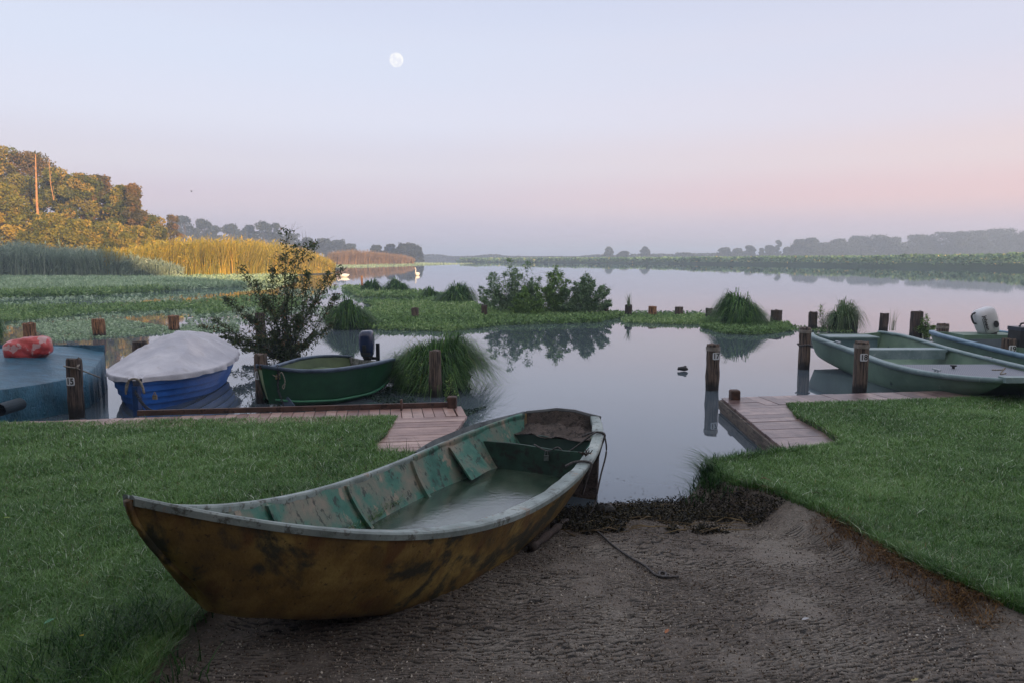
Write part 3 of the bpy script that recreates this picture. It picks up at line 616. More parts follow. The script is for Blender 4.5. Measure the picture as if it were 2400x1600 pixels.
# padlock on the thwart
mb = MB(); p = B.pt(.143, -.10, .41); mb.box(p, (.035, .018, .04)); mb.tube(smooth_path([p+np.array([-.012, 0, .02]), p+np.array([-.006, 0, .055]), p+np.array([.006, 0, .055]), p+np.array([.012, 0, .02])], 4), .003, 5)
tag(mb.build('padlock', paint('lock_steel', (.12, .13, .13), (.25, .27, .27), 30, .4, metal=.6), loc=p), 'small grey padlock hanging on the dark seat of the old boat', 'padlock')
zb_ = B.zg(.12)+.02
# mooring rope of the old boat
e = B.pt(.10, -B.w(.10)-.015, zb_); gp = [G(1373, 1225, .03), G(1380, 1250, .05), G(1404, 1272, .09), G(1440, 1302, .13), G(1480, 1325, .16), G(1510, 1340, .18), G(1535, 1362, .20), G(1556, 1368, .2), G(1560, 1355, .2), G(1545, 1354, .2), G(1552, 1369, .2), G(1590, 1364, .2)]
gp = [np.array([q[0], q[1], float(land([q[0]], [q[1]])[0])+.012]) for q in gp]
pts = [B.pt(.132, .02, .49), B.pt(.135, -.1, .455), B.pt(.13, -.17, .487), B.pt(.13, -.22, .46), B.pt(.128, -.28, .48), B.pt(.12, -B.w(.12)+.07, zb_+.02), B.pt(.11, -B.w(.11)+.02, zb_+.03), e, e+np.array([.015, -.02, -.12]), e*.5+.5*gp[0]+np.array([.04, 0, .0]), gp[0]+np.array([.06, .05, .06])]+gp
rope('thin dark rope hanging from the stern of the old boat and trailing over the slipway', pts, .0065, M_roped, 'mooring_rope')

# --- green boat with a blue outboard
GP = [-2.052, 10.76, -2.638, 2.12, -.017, .412, .551, .664, .601, .453, .294, .438, .49, .479, .60]
gb = Boat(GP, .04, ([0, .3, .6, .85, 1], [.10, .02, .01, .06, .12]), .70, -.01, .05)
M_green = paint('green_paint', (.007, .055, .022), (.014, .085, .034), 5, .3, bump=.05); M_green2 = paint('light_green_paint', (.03, .17, .09), (.05, .24, .13), 8, .4, bump=0)
M_greenin = paint('boat_inside_olive', (.05, .085, .035), (.10, .15, .06), 4, .5, bump=.1); M_bluerim = paint('slate_blue_paint', (.055, .085, .14), (.12, .17, .25), 8, .4, bump=.05)
gbt = thing('motorboat', 'small dark green clinker boat with a blue outboard motor, moored at the left boardwalk', 'boat', gb.pt(.5, 0, 0), 'boats moored at the boardwalks')
gb.shell(0, 0, 41, 0, 1, (1, .86, .84, .66, .64, .45, .43, .2, 0)).build('hull', M_green, gbt, smooth=False); gb.shell(.02, .05, 31, .02, .985).build('lining', M_greenin, gbt, smooth=True)
gb.flange(.035, .02, .03, 51, 0, .998).build('gunwale', M_bluerim, gbt, smooth=True)
for sg in (-1, 1):
    mb = MB(); mb.tube([gb.side(s, sg, .10, -.012) for s in np.linspace(0, .97, 30)], .016, 6); mb.build('rubbing_strake', M_green2, gbt, smooth=True)
def transom(b, th, mat, parent, top=None, low=-.15):
    mb = MB(); w_ = b.w(0); z = b.zg(0); P_ = [(-w_, z-w_*math.sin(b.heel)), (-w_*.5, z if top is None else top), (w_*.5, z if top is None else top), (w_, z+w_*math.sin(b.heel)), (w_*b.bf, b.zc(0)), (-w_*b.bf, b.zc(0))]
    mb.rings([[b.pt(.004, l, zz) for l, zz in P_], [b.pt(.004+th/b.L, l, zz) for l, zz in P_]]); mb.build('transom', mat, parent)
transom(gb, .035, paint('worn_grey_board', (.16, .17, .16), (.36, .37, .36), 14, .7, (.07, .075, .07), (.5, .6), 30), gbt, .40)
mb = MB(); mb.box(gb.pt(.62, 0, .40), (.26, .75, .02), Matrix.Rotation(math.atan2(gb.a[1], gb.a[0]), 3, 'Z')); mb.build('thwart', paint('blue_seat', (.02, .045, .11), (.04, .075, .16), 6, .45), gbt)
mb = MB(); mb.box(gb.pt(.30, 0, .33), (.22, 1.0, .02), Matrix.Rotation(math.atan2(gb.a[1], gb.a[0]), 3, 'Z')); mb.build('thwart', M_greenin, gbt)
mb = MB(); p = gb.pt(.985, 0, .55); mb.tube([p+np.array([0, 0, .0]), p+np.array([.01, -.01, .05])], .03, 8); mb.build('bow_cleat', M_iron, gbt)
def outboard(parent, c, wd, hh, dp, mat, tiltm, dark, leg=True, txt=None):
    Rm = np.array(tiltm.to_3x3()); mb = MB(); Rg = []
    for z, kx, ky, ox in ((0, .62, .62, 0), (.04, .82, .85, 0), (.25, .94, .95, 0), (.55, 1, 1, 0), (.80, .97, .96, 0), (.92, .88, .86, .02), (.985, .70, .66, .03), (1, .4, .4, .03)):
        Rg.append([c+Rm@(q) for q in superel((ox*wd, 0, z*hh), kx*wd/2, ky*dp/2, 3.2, 24)])
    mb.rings(Rg); o = mb.build('outboard_motor', mat, parent, smooth=True)
    mb = MB(); mb.rings([[c+Rm@q for q in superel((0, 0, z*hh), kx*wd/2, ky*dp/2, 3, 16)] for z, kx, ky in ((-.16, .45, .5), (-.04, .66, .7), (.01, .66, .66))])
    mb.rings([[c+Rm@q for q in superel((0, 0, z), wd*.16, dp*.2, 2.5, 12)] for z in (-.62, -.1)]); mb.build('drive_leg', dark, o)
    return o, Rm
M_motorblue = paint('motor_blue', (.012, .022, .07), (.02, .035, .10), 5, .25, bump=0, spec=.6); M_dark = paint('dark_rubber', (.008, .009, .012), (.02, .022, .028), 9, .5, bump=.05)
mc_ = AT(862, 834, 10.85); h_ = AT(862, 775, 10.85)[2]-mc_[2]
om, Rm = outboard(gbt, mc_, .215, h_, .30, M_motorblue, Matrix.Rotation(R(-3), 4, 'Y'), M_dark)
mb = MB(); mb.box(mc_+np.array([-.02, -.155, .13]), (.05, .02, .10)); mb.box(mc_+np.array([.0, -.15, .055]), (.13, .02, .03)); mb.build('grip', M_dark, om)
mb = MB(); mb.box(mc_+np.array([.15, .0, .06]), (.05, .05, .26)); mb.box(mc_+np.array([.1, 0, -.03]), (.14, .06, .04)); mb.build('clamp_bracket', M_dark, om)
# chain, padlock and rope ends on the green bow
bp_ = gb.pt(.80, -gb.w(.8)*.9, .5)
p = AT(651, 882, 8.95); mb = MB(); mb.box(p, (.055, .02, .06)); mb.tube(smooth_path([p+np.array([-.018, 0, .03]), p+np.array([-.015, 0, .075]), p+np.array([.015, 0, .075]), p+np.array([.018, 0, .03])], 4), .005, 6)
tag(mb.build('padlock', paint('brass', (.30, .24, .10), (.42, .34, .16), 20, .35, metal=.5), loc=p), 'brass padlock hanging on the bow of the green boat', 'padlock')
mb = MB()
for i, t in enumerate(np.linspace(0, 1, 26)):
    q = AT(650+14*t**2+2*math.sin(t*9), 858+100*t, 8.93); th_ = i*1.57; mb.tube([q+.014*np.array([math.cos(a)*math.cos(th_), math.cos(a)*math.sin(th_), 1.5*math.sin(a)]) for a in np.linspace(0, 6.28, 8)], .0045, 4)
tag(mb.build('chain', M_dark, loc=AT(650, 858, 8.93)), 'dark mooring chain hanging from the green bow to the boardwalk', 'chain')
rope('pale cord looped below the gunwale of the green bow', [AT(629, 868, 8.95), AT(640, 878, 8.93), AT(650, 882, 8.93), AT(660, 872, 8.93), AT(668, 893, 8.92), AT(662, 905, 8.92), AT(665, 910, 8.92), AT(668, 898, 8.92)], .006)
rope('thin hanging cord loop at the tip of the green bow', [AT(629, 868, 9.0), AT(627, 900, 9.0), AT(630, 912, 9.0), AT(633, 905, 9.0), AT(631, 878, 9.0)], .004, paint('cord_green', (.12, .2, .16), (.2, .3, .25), 20, .8))
mb = MB(); mb.rings([[AT(x, y, 9.05)+np.array([0, o_, 0]) for x, y in ((628, 924), (664, 915), (690, 950), (662, 952))] for o_ in (0, .03)]); mb.build('bow_skirt', M_bluerim, gbt)

# --- blue clinker boat under a white cover
k3 = [-5.15, 12.0, math.atan2(.6, -3.15), 3.2, 0, .52, .68, .76, .74, .62, .40, .42, .39, .38, .44]
bb_ = Boat(k3, .05, ([0, .3, .6, .85, 1], [.05, -.08, -.08, -.02, .02]), .72, -.01, .03)
M_blue = paint('blue_paint', (.012, .085, .36), (.02, .13, .50), 4, .35, (.05, .06, .10), (.66, .72), 16, .1)
bbt = thing('clinker_boat', 'blue clinker boat under a greyish white tarpaulin, moored at the left boardwalk', 'boat', bb_.pt(.5, 0, 0), 'boats moored at the boardwalks')
fs = []
for i in range(6): t1 = 1-i/6; t2 = 1-(i+1)/6; fs += [t1, t2+.012]
mb = MB(); rows = []
for s in np.linspace(0, 1, 41):
    r_ = []
    for sg in (-1, 1):
        col = []
        for i in range(5):
            t1 = 1-i/5; t2 = 1-(i+1)/5; col += [bb_.side(s, sg, t1, .03 if i else 0), bb_.side(s, sg, t2, 0-.0)]
        r_ += col if sg < 0 else col[::-1]
    rows.append(r_)
mb.sheet(rows); mb.build('hull', M_blue, bbt)
mb = MB(); mb.rings([[bb_.pt(1.0+dx, l, z) for l, dx in ((-.04, 0), (.04, 0), (.03, .03), (-.03, .03))] for z, dz in ((-.1, 0), (.36, 0))]); mb.build('stem_post', paint('dark_blue_paint', (.006, .03, .12), (.01, .05, .17), 5, .4), bbt)
k = NT('white_tarpaulin'); c = k.ramp(k.noise(2.2, 5, .6), [(.35, (.42, .42, .48)), (.65, (.60, .59, .64))]); c = k.mix(k.ramp(k.noise(5, 5, .65), [(.58, (0, 0, 0)), (.75, (.5, .5, .5))]), c, (.28, .24, .22))
k.col(c); k.b.inputs['Roughness'].default_value = .6; b_ = k.bump(k.noise(7, 5, .62, None, 1.5), .4, .03); k.link(b_.outputs[0], k.b.inputs['Normal']); M_tarp = k.m
def cover(b, mat, parent, ridge, over=.03, drop=.10, ns=110, nl=76, seed=1, folds=.012, s1=1.02, s0=-.03, puff=.8, jag=.12):
    rows = []
    for s in np.linspace(s0, s1, ns):
        sc_ = min(max(s, 0), 1); w_ = b.w(sc_)+over; zg = b.zg(sc_); rz = ridge(s); row = []
        for l in np.linspace(-1.0, 1.0, nl):
            al = abs(l); th_ = math.atan2(l*w_, (s-.32)*b.L); rr_ = math.hypot(l*w_, (s-.32)*b.L); fold = -folds*2.4*min(1, rr_*1.6)*(abs(math.sin(th_*4+seed+.35*math.sin(rr_*3)))**.6-.6)+folds*.35*math.sin(l*13+s*9+seed)*math.sin(s*21+l*3)+folds*.8*math.sin((math.atan2(l*w_, (s-1.0)*b.L-.01))*14)*al
            if al > .9: z = zg+.015-(al-.9)/.1*drop*(1+jag*math.sin(s*23+seed)+jag*.6*math.sin(s*57+seed)); lw = w_*(1.0+(al-.9)*10*(.018*math.sin(s*46+seed)+.012*math.sin(s*83)))
            else: t = al/.9; z = zg+.02+(rz-zg)*(1-t**(1.45 if puff > 1 else 1.7))**puff+fold*(1-t**4); lw = w_*t
            row.append(b.pt(s if 0 <= s <= 1 else s, math.copysign(lw, l), z))
        rows.append(row)
    mb = MB(); mb.sheet(rows); return mb.build('tarpaulin', mat, parent, smooth=True)
rid = lambda s: np.interp(s, [-.03, 0, .15, .35, .55, .8, 1.0, 1.03], [.46, .62, .76, .78, .67, .53, .45, .42])
cv = cover(bb_, M_tarp, bbt, rid, folds=.026, drop=.06, puff=1.05, jag=.1)
q = bb_.pt(1.02, 0, .38); rope('grey rope tied in a loop over the bow of the white covered boat', [q+np.array([-.12, 0, -.12]), q+np.array([-.10, 0, .02]), q+np.array([-.02, 0, .07]), q+np.array([.06, 0, .04]), q+np.array([.10, -.02, -.03]), q+np.array([.11, -.02, -.10]), q+np.array([.05, 0, .05]), q+np.array([-.06, 0, .06]), q+np.array([-.11, 0, -.08])], .012, M_rope)
mb = MB(); q0 = bb_.pt(1.03, 0, .30)
for i, t in enumerate(np.linspace(0, 1, 40)):
    q = q0*(1-t)+AT(380, 962, 8.0)*t+np.array([0, 0, -.10*math.sin(t*math.pi)]); mb.tube([q+.016*np.array([math.cos(a)*math.cos(i*1.57), math.cos(a)*math.sin(i*1.57), 1.4*math.sin(a)]) for a in np.linspace(0, 6.28, 8)], .004, 4)
tag(mb.build('chain', M_dark, loc=q0), 'thin chain running down from the blue bow with the padlock', 'chain')
p = AT(363, 930, 8.6); mb = MB(); mb.box(p, (.05, .02, .05)); mb.tube(smooth_path([p+np.array([-.015, 0, .025]), p+np.array([0, 0, .06]), p+np.array([.015, 0, .025])], 4), .005, 6)
tag(mb.build('padlock', paint('lock_brass', (.20, .15, .10), (.34, .28, .2), 30, .4, metal=.4), loc=p), 'padlock on the chain below the blue bow', 'padlock')

# --- teal covered boat at the left edge
k4 = [-6.95, 10.8, math.atan2(.0, -3), 2.65, 0, .92, 1.08, 1.28, 1.46, 1.48, 1.25, .50, .44, .40, .37]
tb = Boat(k4, .95, ([0, 1], [-.1, -.1]), .93, 0, 0)
tbt = thing('covered_boat', 'boat wrapped in a dark teal tarpaulin at the left edge, under the red bag', 'boat', tb.pt(.5, 0, 0), 'boats moored at the boardwalks')
M_teal = paint('teal_tarpaulin', (.02, .10, .16), (.045, .19, .31), 3, .36, (.08, .26, .48), (.58, .75), 4, .8, .05, spec=.6, stretch=(1, 2.5, 1))
cover(tb, M_teal, tbt, lambda s: tb.zg(min(1, max(0, s)))+.10+.05*math.exp(-((s-.35)/.2)**2), over=.02, drop=.62, folds=.010, s1=1.0, s0=0, nl=60, puff=1.0, jag=.02)
mb = MB(); w_ = tb.w(0)+.02; rows = []
for z in np.linspace(-.05, .62, 9): rows.append([tb.pt(-.004+.008*math.sin(l*20), l*w_, z) for l in np.linspace(-1, 1, 24)])
mb.sheet(rows); mb.build('tarpaulin_skirt', M_teal, tbt, smooth=True); mb = MB(); rows = []
for z in np.linspace(-.05, .47, 9): rows.append([tb.pt(1.004, l*(tb.w(1)+.02), z) for l in np.linspace(-1, 1, 10)])
mb.sheet(rows); mb.build('tarpaulin_skirt', M_teal, tbt, smooth=True)
mb = MB(); q = AT(4, 958, 8.02); mb.rings([[q+np.array([.08*math.cos(a), y_, .07*math.sin(a)]) for a in np.arange(16)*math.pi/8] for y_ in (-.05, .3)], False, True); mb.build('rolled_flap', paint('dark_tarp', (.008, .02, .03), (.014, .03, .045), 5, .7), tbt)
# red bag
mb = MB(); Rg = []; A0 = AT(12, 824, 9.8); A1 = AT(120, 808, 10.0); ax = A1-A0; L_ = np.linalg.norm(ax); ax /= L_
ux = np.cross(ax, [0, 0, 1]); ux /= np.linalg.norm(ux); uz = np.cross(ux, ax)
for t in np.linspace(0, 1, 22):
    kk = min(1, (math.sin(math.pi*min(.5, t+.03))**.2 if t < .5 else math.sin(math.pi*max(.5, t-.03))**.2)); ring = []
    for a in np.arange(28)*2*math.pi/28:
        wr = 1+.10*vnoise(t*6, a*2.2, .8, 3)-.05+.05*math.sin(a*7+t*15)+rng.normal(0, .012); ca, sa = math.cos(a), math.sin(a)
        ring.append(A0+ax*L_*t+ux*.17*kk*wr*math.copysign(abs(ca)**.7, ca)+uz*.15*kk*wr*math.copysign(abs(sa)**.7, sa))
    Rg.append(ring)
mb.rings(Rg); k = NT('red_plastic'); c = k.ramp(k.noise(5, 4, .6), [(.4, (.42, .035, .03)), (.62, (.62, .09, .09))]); c = k.mix(k.ramp(k.noise(7.5, 3, .5), [(.57, (0, 0, 0)), (.6, (1, 1, 1))]), c, (.62, .38, .38))
k.col(c); k.b.inputs['Roughness'].default_value = .3; b_ = k.bump(k.noise(16, 4, .6), .5, .02); k.link(b_.outputs[0], k.b.inputs['Normal'])
tag(mb.build('bag', k.m, smooth=True, loc=A0), 'shiny red and white plastic bag lying on the teal covered boat', 'bag')

# --- grey-green flat boat, right
FP = [6.165, 13.6, -3.161, 5.05, -.023, .668, .797, .79, .81, .80, .68, .519, .455, .40, .50]
M_sage = paint('sage_paint', (.085, .155, .115), (.13, .22, .16), 3, .5, (.19, .26, .20), (.62, .7), 9, .12); M_sagerim = paint('sage_rim', (.14, .22, .23), (.24, .33, .35), 5, .45, (.33, .40, .42), (.58, .7), 14, .1)
M_sagein = paint('sage_inside', (.09, .16, .115), (.16, .25, .17), 3, .55, (.035, .06, .05), (.62, .7), 10, .1); M_bluegrey = paint('bluegrey_paint', (.07, .13, .16), (.13, .20, .24), 5, .45, bump=.05)
def flatboat(P_, wend, label, extra):
    fb = Boat(P_, wend, ([0, .3, .55, .75, .9, 1], [.16, .03, -.03, -.03, .0, .12]), .84, -.01, .16); t = thing('flat_boat', label, 'boat', fb.pt(.5, 0, 0), 'boats moored at the boardwalks')
    fb.shell(0, 0, 51).build('hull', M_sage, t, smooth=True); fb.shell(.03, .07, 41, .012, .99).build('lining', M_sagein, t, smooth=True)
    fb.flange(.075, .02, .05, 61, 0, 1.0).build('gunwale', M_sagerim, t, smooth=True)
    w_ = fb.w(1); zt = fb.zg(1); q = [(1.0, -w_, zt), (1.0, w_, zt), (.842, w_*.84, .12), (.842, -w_*.84, .12)]
    mb = MB(); mb.rings([[fb.pt(s_, l, z) for s_, l, z in q], [fb.pt(s_+.006, l, z) for s_, l, z in q]]); mb.build('bow_plate', M_sage, t)
    mb = MB(); mb.rings([[fb.pt(sq_, l, z) for sq_, z in ((.982, zt+.012), (1.008, zt+.012), (1.010, zt-.05), (.985, zt-.05))] for l in np.linspace(-w_-.02, w_+.02, 9)]); mb.build('bow_rail', M_sagerim, t)
    transom(fb, .05, M_sagein, t, fb.zg(0)-.02); return fb, t
fb, fbt = flatboat(FP, .50, 'grey green flat bottomed fibreglass boat moored behind posts 18 and 19', 0)
rz_ = Matrix.Rotation(math.atan2(fb.a[1], fb.a[0]), 3, 'Z')
mb = MB(); mb.box(fb.pt(.36, 0, fb.zg(.36)-.02), (.30, 1.42, .035), rz_); mb.box(fb.pt(.36+.028, 0, fb.zg(.36)-.09), (.02, 1.36, .12), rz_); mb.build('thwart', M_sagerim, fbt)
mb = MB(); mb.box(fb.pt(.075, .12, .32), (.40, .85, .30), rz_); mb.build('stern_locker', M_bluegrey, fbt); mb = MB(); mb.box(fb.pt(.075, .12, .485), (.44, .90, .03), rz_); mb.build('locker_lid', M_sagerim, fbt)
mb = MB(); rows = []
M_tread = NT('tread_deck'); k = M_tread; wv = k.n.new('ShaderNodeTexWave'); wv.inputs['Scale'].default_value = 14; k.link(k.map((1, 1, 1), (0, 0, .5)), wv.inputs[0]); c = k.mix(wv.outputs['Fac'], (.15, .165, .21), (.22, .235, .28)); k.col(c); k.b.inputs['Roughness'].default_value = .6; M_tread = k.m
for s in np.linspace(.60, .985, 12): rows.append([fb.pt(s, l*(fb.w(s)-.07), fb.zg(s)-.035) for l in np.linspace(-1, 1, 5)])
mb.sheet(rows); mb.sheet([[p-np.array([0, 0, .3]) for p in rows[0]], rows[0]]); mb.build('fore_deck', M_tread, fbt)
mb = MB(); mb.box(fb.pt(.47, -.12, .12), (.9, .8, .02), rz_); mb.build('floor_board', M_tread, fbt)
for s, sg in ((.56, -1), (.80, 1), (.27, 1)):
    mb = MB(); p = fb.pt(s, sg*(fb.w(s)-.03), fb.zg(s)+.035); a3 = np.array([*fb.a, 0]); mb.tube([p-a3*.09, p+a3*.09], .012, 6); mb.tube([p-a3*.03-np.array([0, 0, .03]), p-a3*.03], .012, 5); mb.tube([p+a3*.03-np.array([0, 0, .03]), p+a3*.03], .012, 5); mb.build('cleat', paint('cleat_metal', (.2, .22, .24), (.4, .42, .45), 9, .3, metal=.6), fbt)
mb = MB(); p = fb.pt(.68, .1, fb.zg(.68)-.03); mb.rings([superel((p[0], p[1], p[2]+z), r_, r_, 2, 12) for z, r_ in ((0, .02), (.03, .02), (.03, .04), (.05, .04))]); mb.build('deck_knob', M_dark, fbt)
rope('grey rope knotted on the rounded bow of the grey green flat boat', [AT(2325, 866, 8.9), AT(2348, 866, 8.9), AT(2356, 862, 8.88), AT(2350, 868, 8.86), AT(2345, 876, 8.84), AT(2358, 874, 8.84)], .009, M_rope)

# --- second flat boat, right edge, with the tilted white outboard
F2 = [8.55, 13.9, -3.161, 5.2, .0, .66, .80, .82, .84, .80, .70, .52, .46, .42, .52]
fb2, fb2t = flatboat(F2, .6, 'blue rimmed flat boat at the right edge carrying a tilted white outboard motor', 0)
fb2t['category'] = 'boat'
for ch in fb2t.children:
    if ch.name.startswith('gunwale'): ch.data.materials[0] = paint('blue_rim', (.10, .20, .30), (.19, .32, .43), 5, .4, bump=.05)
mb = MB(); mb.box(fb2.pt(.12, .05, .36), (.45, 1.0, .34), rz_); mb.build('stern_locker', M_sage, fb2t)
mb = MB(); mb.box(fb2.pt(.12, .05, .36)+np.array([0, -.235, -.02]), (.8, .02, .24)); mb.build('locker_panel', paint('slate_panel', (.10, .13, .17), (.14, .17, .21), 4, .5, bump=0), fb2t)
M_mw = paint('motor_white', (.55, .56, .60), (.66, .67, .70), 3, .3, bump=0)
mc2 = AT(2318, 780, 13.3); TM = Matrix.Rotation(R(-19), 4, 'Y')
om2, Rm2 = outboard(fb2t, mc2, .36, .46, .34, M_mw, TM, M_dark)
mb = MB(); p = mc2+Rm2@np.array([.06, -.172, .16]); mb.rings([[p+Rm2@np.array([.045*math.cos(a), y_, .06*math.sin(a)]) for a in np.arange(16)*math.pi/8] for y_ in (0, -.012)]); mb.build('vent_cap', M_black, om2)
mb = MB(); mb.tube(smooth_path([mc2+Rm2@np.array(q) for q in ((-.17, 0, .24), (-.215, 0, .26), (-.225, 0, .37), (-.20, 0, .42), (-.14, 0, .43))], 5), .016, 6); mb.build('tilt_handle', M_black, om2)
M4 = Matrix.Translation(Vector(mc2-wloc(om2)))@TM@Matrix.Translation((-.105, -.179, .235))@Matrix.Rotation(R(90), 4, 'X')@Matrix.Rotation(R(-90), 4, 'Z')
text_mesh('Johnson', .085, M_black, om2, M4, .003, .002)
mb = MB()
p = mc2+Rm2@np.array([-.150, -.174, .20]); mb.box(p, (.007, .006, .26), Rm2); mb.build('stripe', M_black, om2)
p = AT(2392, 790, 12.0); mb = MB(); mb.box(p+np.array([.06, 0, -.02]), (.34, .3, .26)); o = thing('fuel_tank', 'black box with a handle aboard the blue rimmed boat, at the right edge', 'box', p)
mb.build('body', M_dark, o); mb = MB(); mb.box(p+np.array([.06, 0, .14]), (.36, .32, .06)); mb.build('lid', paint('lid_blueblack', (.02, .03, .05), (.04, .05, .08), 5, .35), o)
mb = MB(); mb.tube(smooth_path([p+np.array([-.03, 0, .17]), p+np.array([0, 0, .22]), p+np.array([.10, 0, .22]), p+np.array([.14, 0, .17])], 5), .015, 6); mb.build('handle', M_black, o)

# ------------------------------------------------------------------ plants
M_sedge = leafmat('sedge', [(0, (.010, .035, .008)), (.5, (.05, .14, .028)), (.82, (.14, .29, .06)), (.95, (.26, .38, .12)), (1, (.40, .36, .18))], .45, .3)
def tussock(label, px, base, top, half, n=1400, mat=None, lift=1.0, w=.007, group='sedge tussocks in the water', droop=True, seed=0, below=0):
    c = G(px, base); Y = c[1]; H = (AT(px, top, Y)[2]); Rr = half/F*math.hypot(Y, CAMH); t = thing('sedge_tussock', label, 'grass tussock', c, group)
    a = rng.uniform(0, 2*math.pi, n); r0 = Rr*.28*np.sqrt(rng.random(n)); P = c+np.column_stack([r0*np.cos(a), r0*np.sin(a)*.9, np.zeros(n)])
    hgt = .84*H*rng.uniform(.55, 1.0, n)*lift; out = Rr*rng.uniform(.25, .95, n)*(1.25-.45*hgt/H); ph = a+rng.normal(0, .35, n); sid = rng.uniform(0, 6.3); cl_ = .80+.28*np.sin(a+sid)*.6+.30*(vnoise(a*2.5+sid*9, r0*0, 1, 3)-.4); hgt = hgt*cl_; out = out*(.75+.5*vnoise(a*4+sid*7, r0*0, 1, 4))
    pk = np.where(rng.random(n) < .28, rng.uniform(.65, 1.1, n), rng.uniform(.43, .60, n)); hgt = hgt*(1.2-.55*(out/Rr)**2)*np.where(rng.random(n) < .06, 1.25, 1)
    V, Fq = blades(P, hgt, np.maximum(w*1.6, Y*.0011)*rng.uniform(.7, 1.3, n), ph, out/hgt, bend=.1, seg=7, peak=pk, wphi=ph+math.pi/2+rng.normal(0, .3, n))
    V[:, 2] = np.maximum(V[:, 2], .005); npmesh('blades', V, Fq, mat or M_sedge, t, np.repeat(np.clip(rng.beta(2, 2, n), 0, 1), 7))
    m = n//4; a = rng.uniform(0, 2*math.pi, m); r_ = Rr*.5*rng.random(m); P = c+np.column_stack([r_*np.cos(a), r_*np.sin(a), rng.uniform(0, H*.45, m)])
    V, Fq = leafquads(P, H*.25, 5, bias=.4, up=(0, 0, 1)); npmesh('dead_thatch', V, Fq, leafmat('thatch', [(0, (.01, .012, .006)), (1, (.035, .035, .018))], .8, 0), t, rng.random(m)); return t
tussock('largest arching sedge tussock, right of the green boat', 1022, 900, 768, 165, 4200, w=.007)
tussock('low sedge clump at the right end of the green boat', 945, 905, 838, 55, 1100, w=.006)
tussock('round tussock beside the bush, above the blue motor', 815, 768, 700, 78, 2200)
tussock('round dark green tussock on its own among the right stumps', 1733, 764, 683, 80, 3000)
tussock('pale spiky grass tuft behind the flat boat', 1972, 776, 694, 62, 700, leafmat('pale_sedge', [(0, (.04, .09, .03)), (.6, (.12, .20, .08)), (1, (.26, .34, .17))], .45, .3), droop=True)
tussock('far left one of the paired distant tussocks', 868, 690, 655, 36, 900); tussock('right one of the paired distant tussocks, touching its twin', 932, 690, 652, 42, 1000)
tussock('small tussock left of the wide one behind the island shrubs', 1012, 706, 672, 32, 700); tussock('wide tussock just left of the island shrubs', 1068, 716, 662, 60, 1600)
tussock('dark tussock cut by the left edge of the picture', -18, 800, 728, 32, 900)
M_pale = leafmat('pale_reed', [(0, (.10, .15, .07)), (1, (.30, .36, .22))], .5, .3)
def sprig(label, px, base, top, half, n, mat, w=.012, name='reed_tuft', zb=0.0, Y=None):
    c = AT(px, base, Y); H = AT(px, top, Y)[2]-c[2]; a = rng.uniform(0, 2*math.pi, n); o = half/F*Y
    V, Fq = blades(c+np.column_stack([rng.normal(0, o*.15, (n, 2)), np.zeros(n)]), H*rng.uniform(.5, 1, n), w, a, o*rng.uniform(.2, 1.2, n)/H, seg=4)
    return tag(npmesh(name, V-c, Fq, mat, rnd=np.repeat(rng.random(n), 4)), label, 'plant')
def place(o, c): o.location = tuple(map(float, c)); return o
Yp = G(1474, 744)[1]; place(sprig('pale reed tuft growing out of a stump', 1474, 718, 680, 15, 26, M_pale, .022, Y=Yp), AT(1474, 718, Yp))
Yp = G(2088, 780)[1]; place(sprig('thin reed beside the stump behind the flat boat', 2092, 775, 712, 16, 14, M_pale, .014, Y=Yp), AT(2092, 775, Yp))
# leafy plants and shrubs
def leafy(name, label, cat, c, stems, nleaf, lsize, aspect, mat, barkmat, twig=.35, group=None, rad=.012, cluster=.08, low=0.0, rbias=0.0):
    t = thing(name, label, cat, c, group); mb = MB(); LP = []
    for e, wgt in stems:
        e = np.array(e, float); mid = (c+e)/2+rng.normal(0, .06, 3)*np.linalg.norm(e-c); mid[2] += .05*np.linalg.norm(e-c); P = smooth_path([c+rng.normal(0, .03, 3)*[1, 1, 0], mid, e], 6)
        mb.tube(P, list(np.linspace(rad, rad*.2, len(P))), 4); P = np.array(P); m = int(nleaf*wgt)
        tt = rng.beta(1.6, 1.0, m)*(1-low)+low; Q = np.stack([np.interp(tt, np.linspace(0, 1, len(P)), P[:, i]) for i in range(3)], 1)
        dv = unit(m); dv[:, 2] = dv[:, 2]*.6+.15; L_ = np.linalg.norm(e-c); Q = Q+dv*(rng.random(m)**.6*cluster*(1.25-tt)*L_)[:, None]+rng.normal(0, .01, (m, 3)); LP.append(Q)
        for j in range(int(5+8*wgt)):
            i0 = rng.integers(len(P)//4, len(P)-1); d_ = unit(1)[0]; d_[2] = abs(d_[2])*.6+.2; mb.tube([P[i0], P[i0]+d_*cluster*L_*1.1], [rad*.3, rad*.12], 3)
    mb.build('stems', barkmat, t); Q = np.concatenate(LP); Q = Q[Q[:, 2] > .0]; V, Fq = leafquads(Q, lsize, aspect); npmesh('foliage', V, Fq, mat, t, np.clip(rng.beta(2, 2, len(Q))+rbias, 0, 1)); return t
M_bark = paint('dark_bark', (.02, .014, .010), (.05, .035, .026), 8, .85)
M_willow = leafmat('bush_leaves', [(0, (.03, .05, .02)), (.5, (.075, .115, .045)), (.82, (.14, .18, .07)), (.9, (.26, .16, .08)), (1, (.38, .19, .09))], .5, .25)
c = G(672, 846); Y = c[1]; st = []
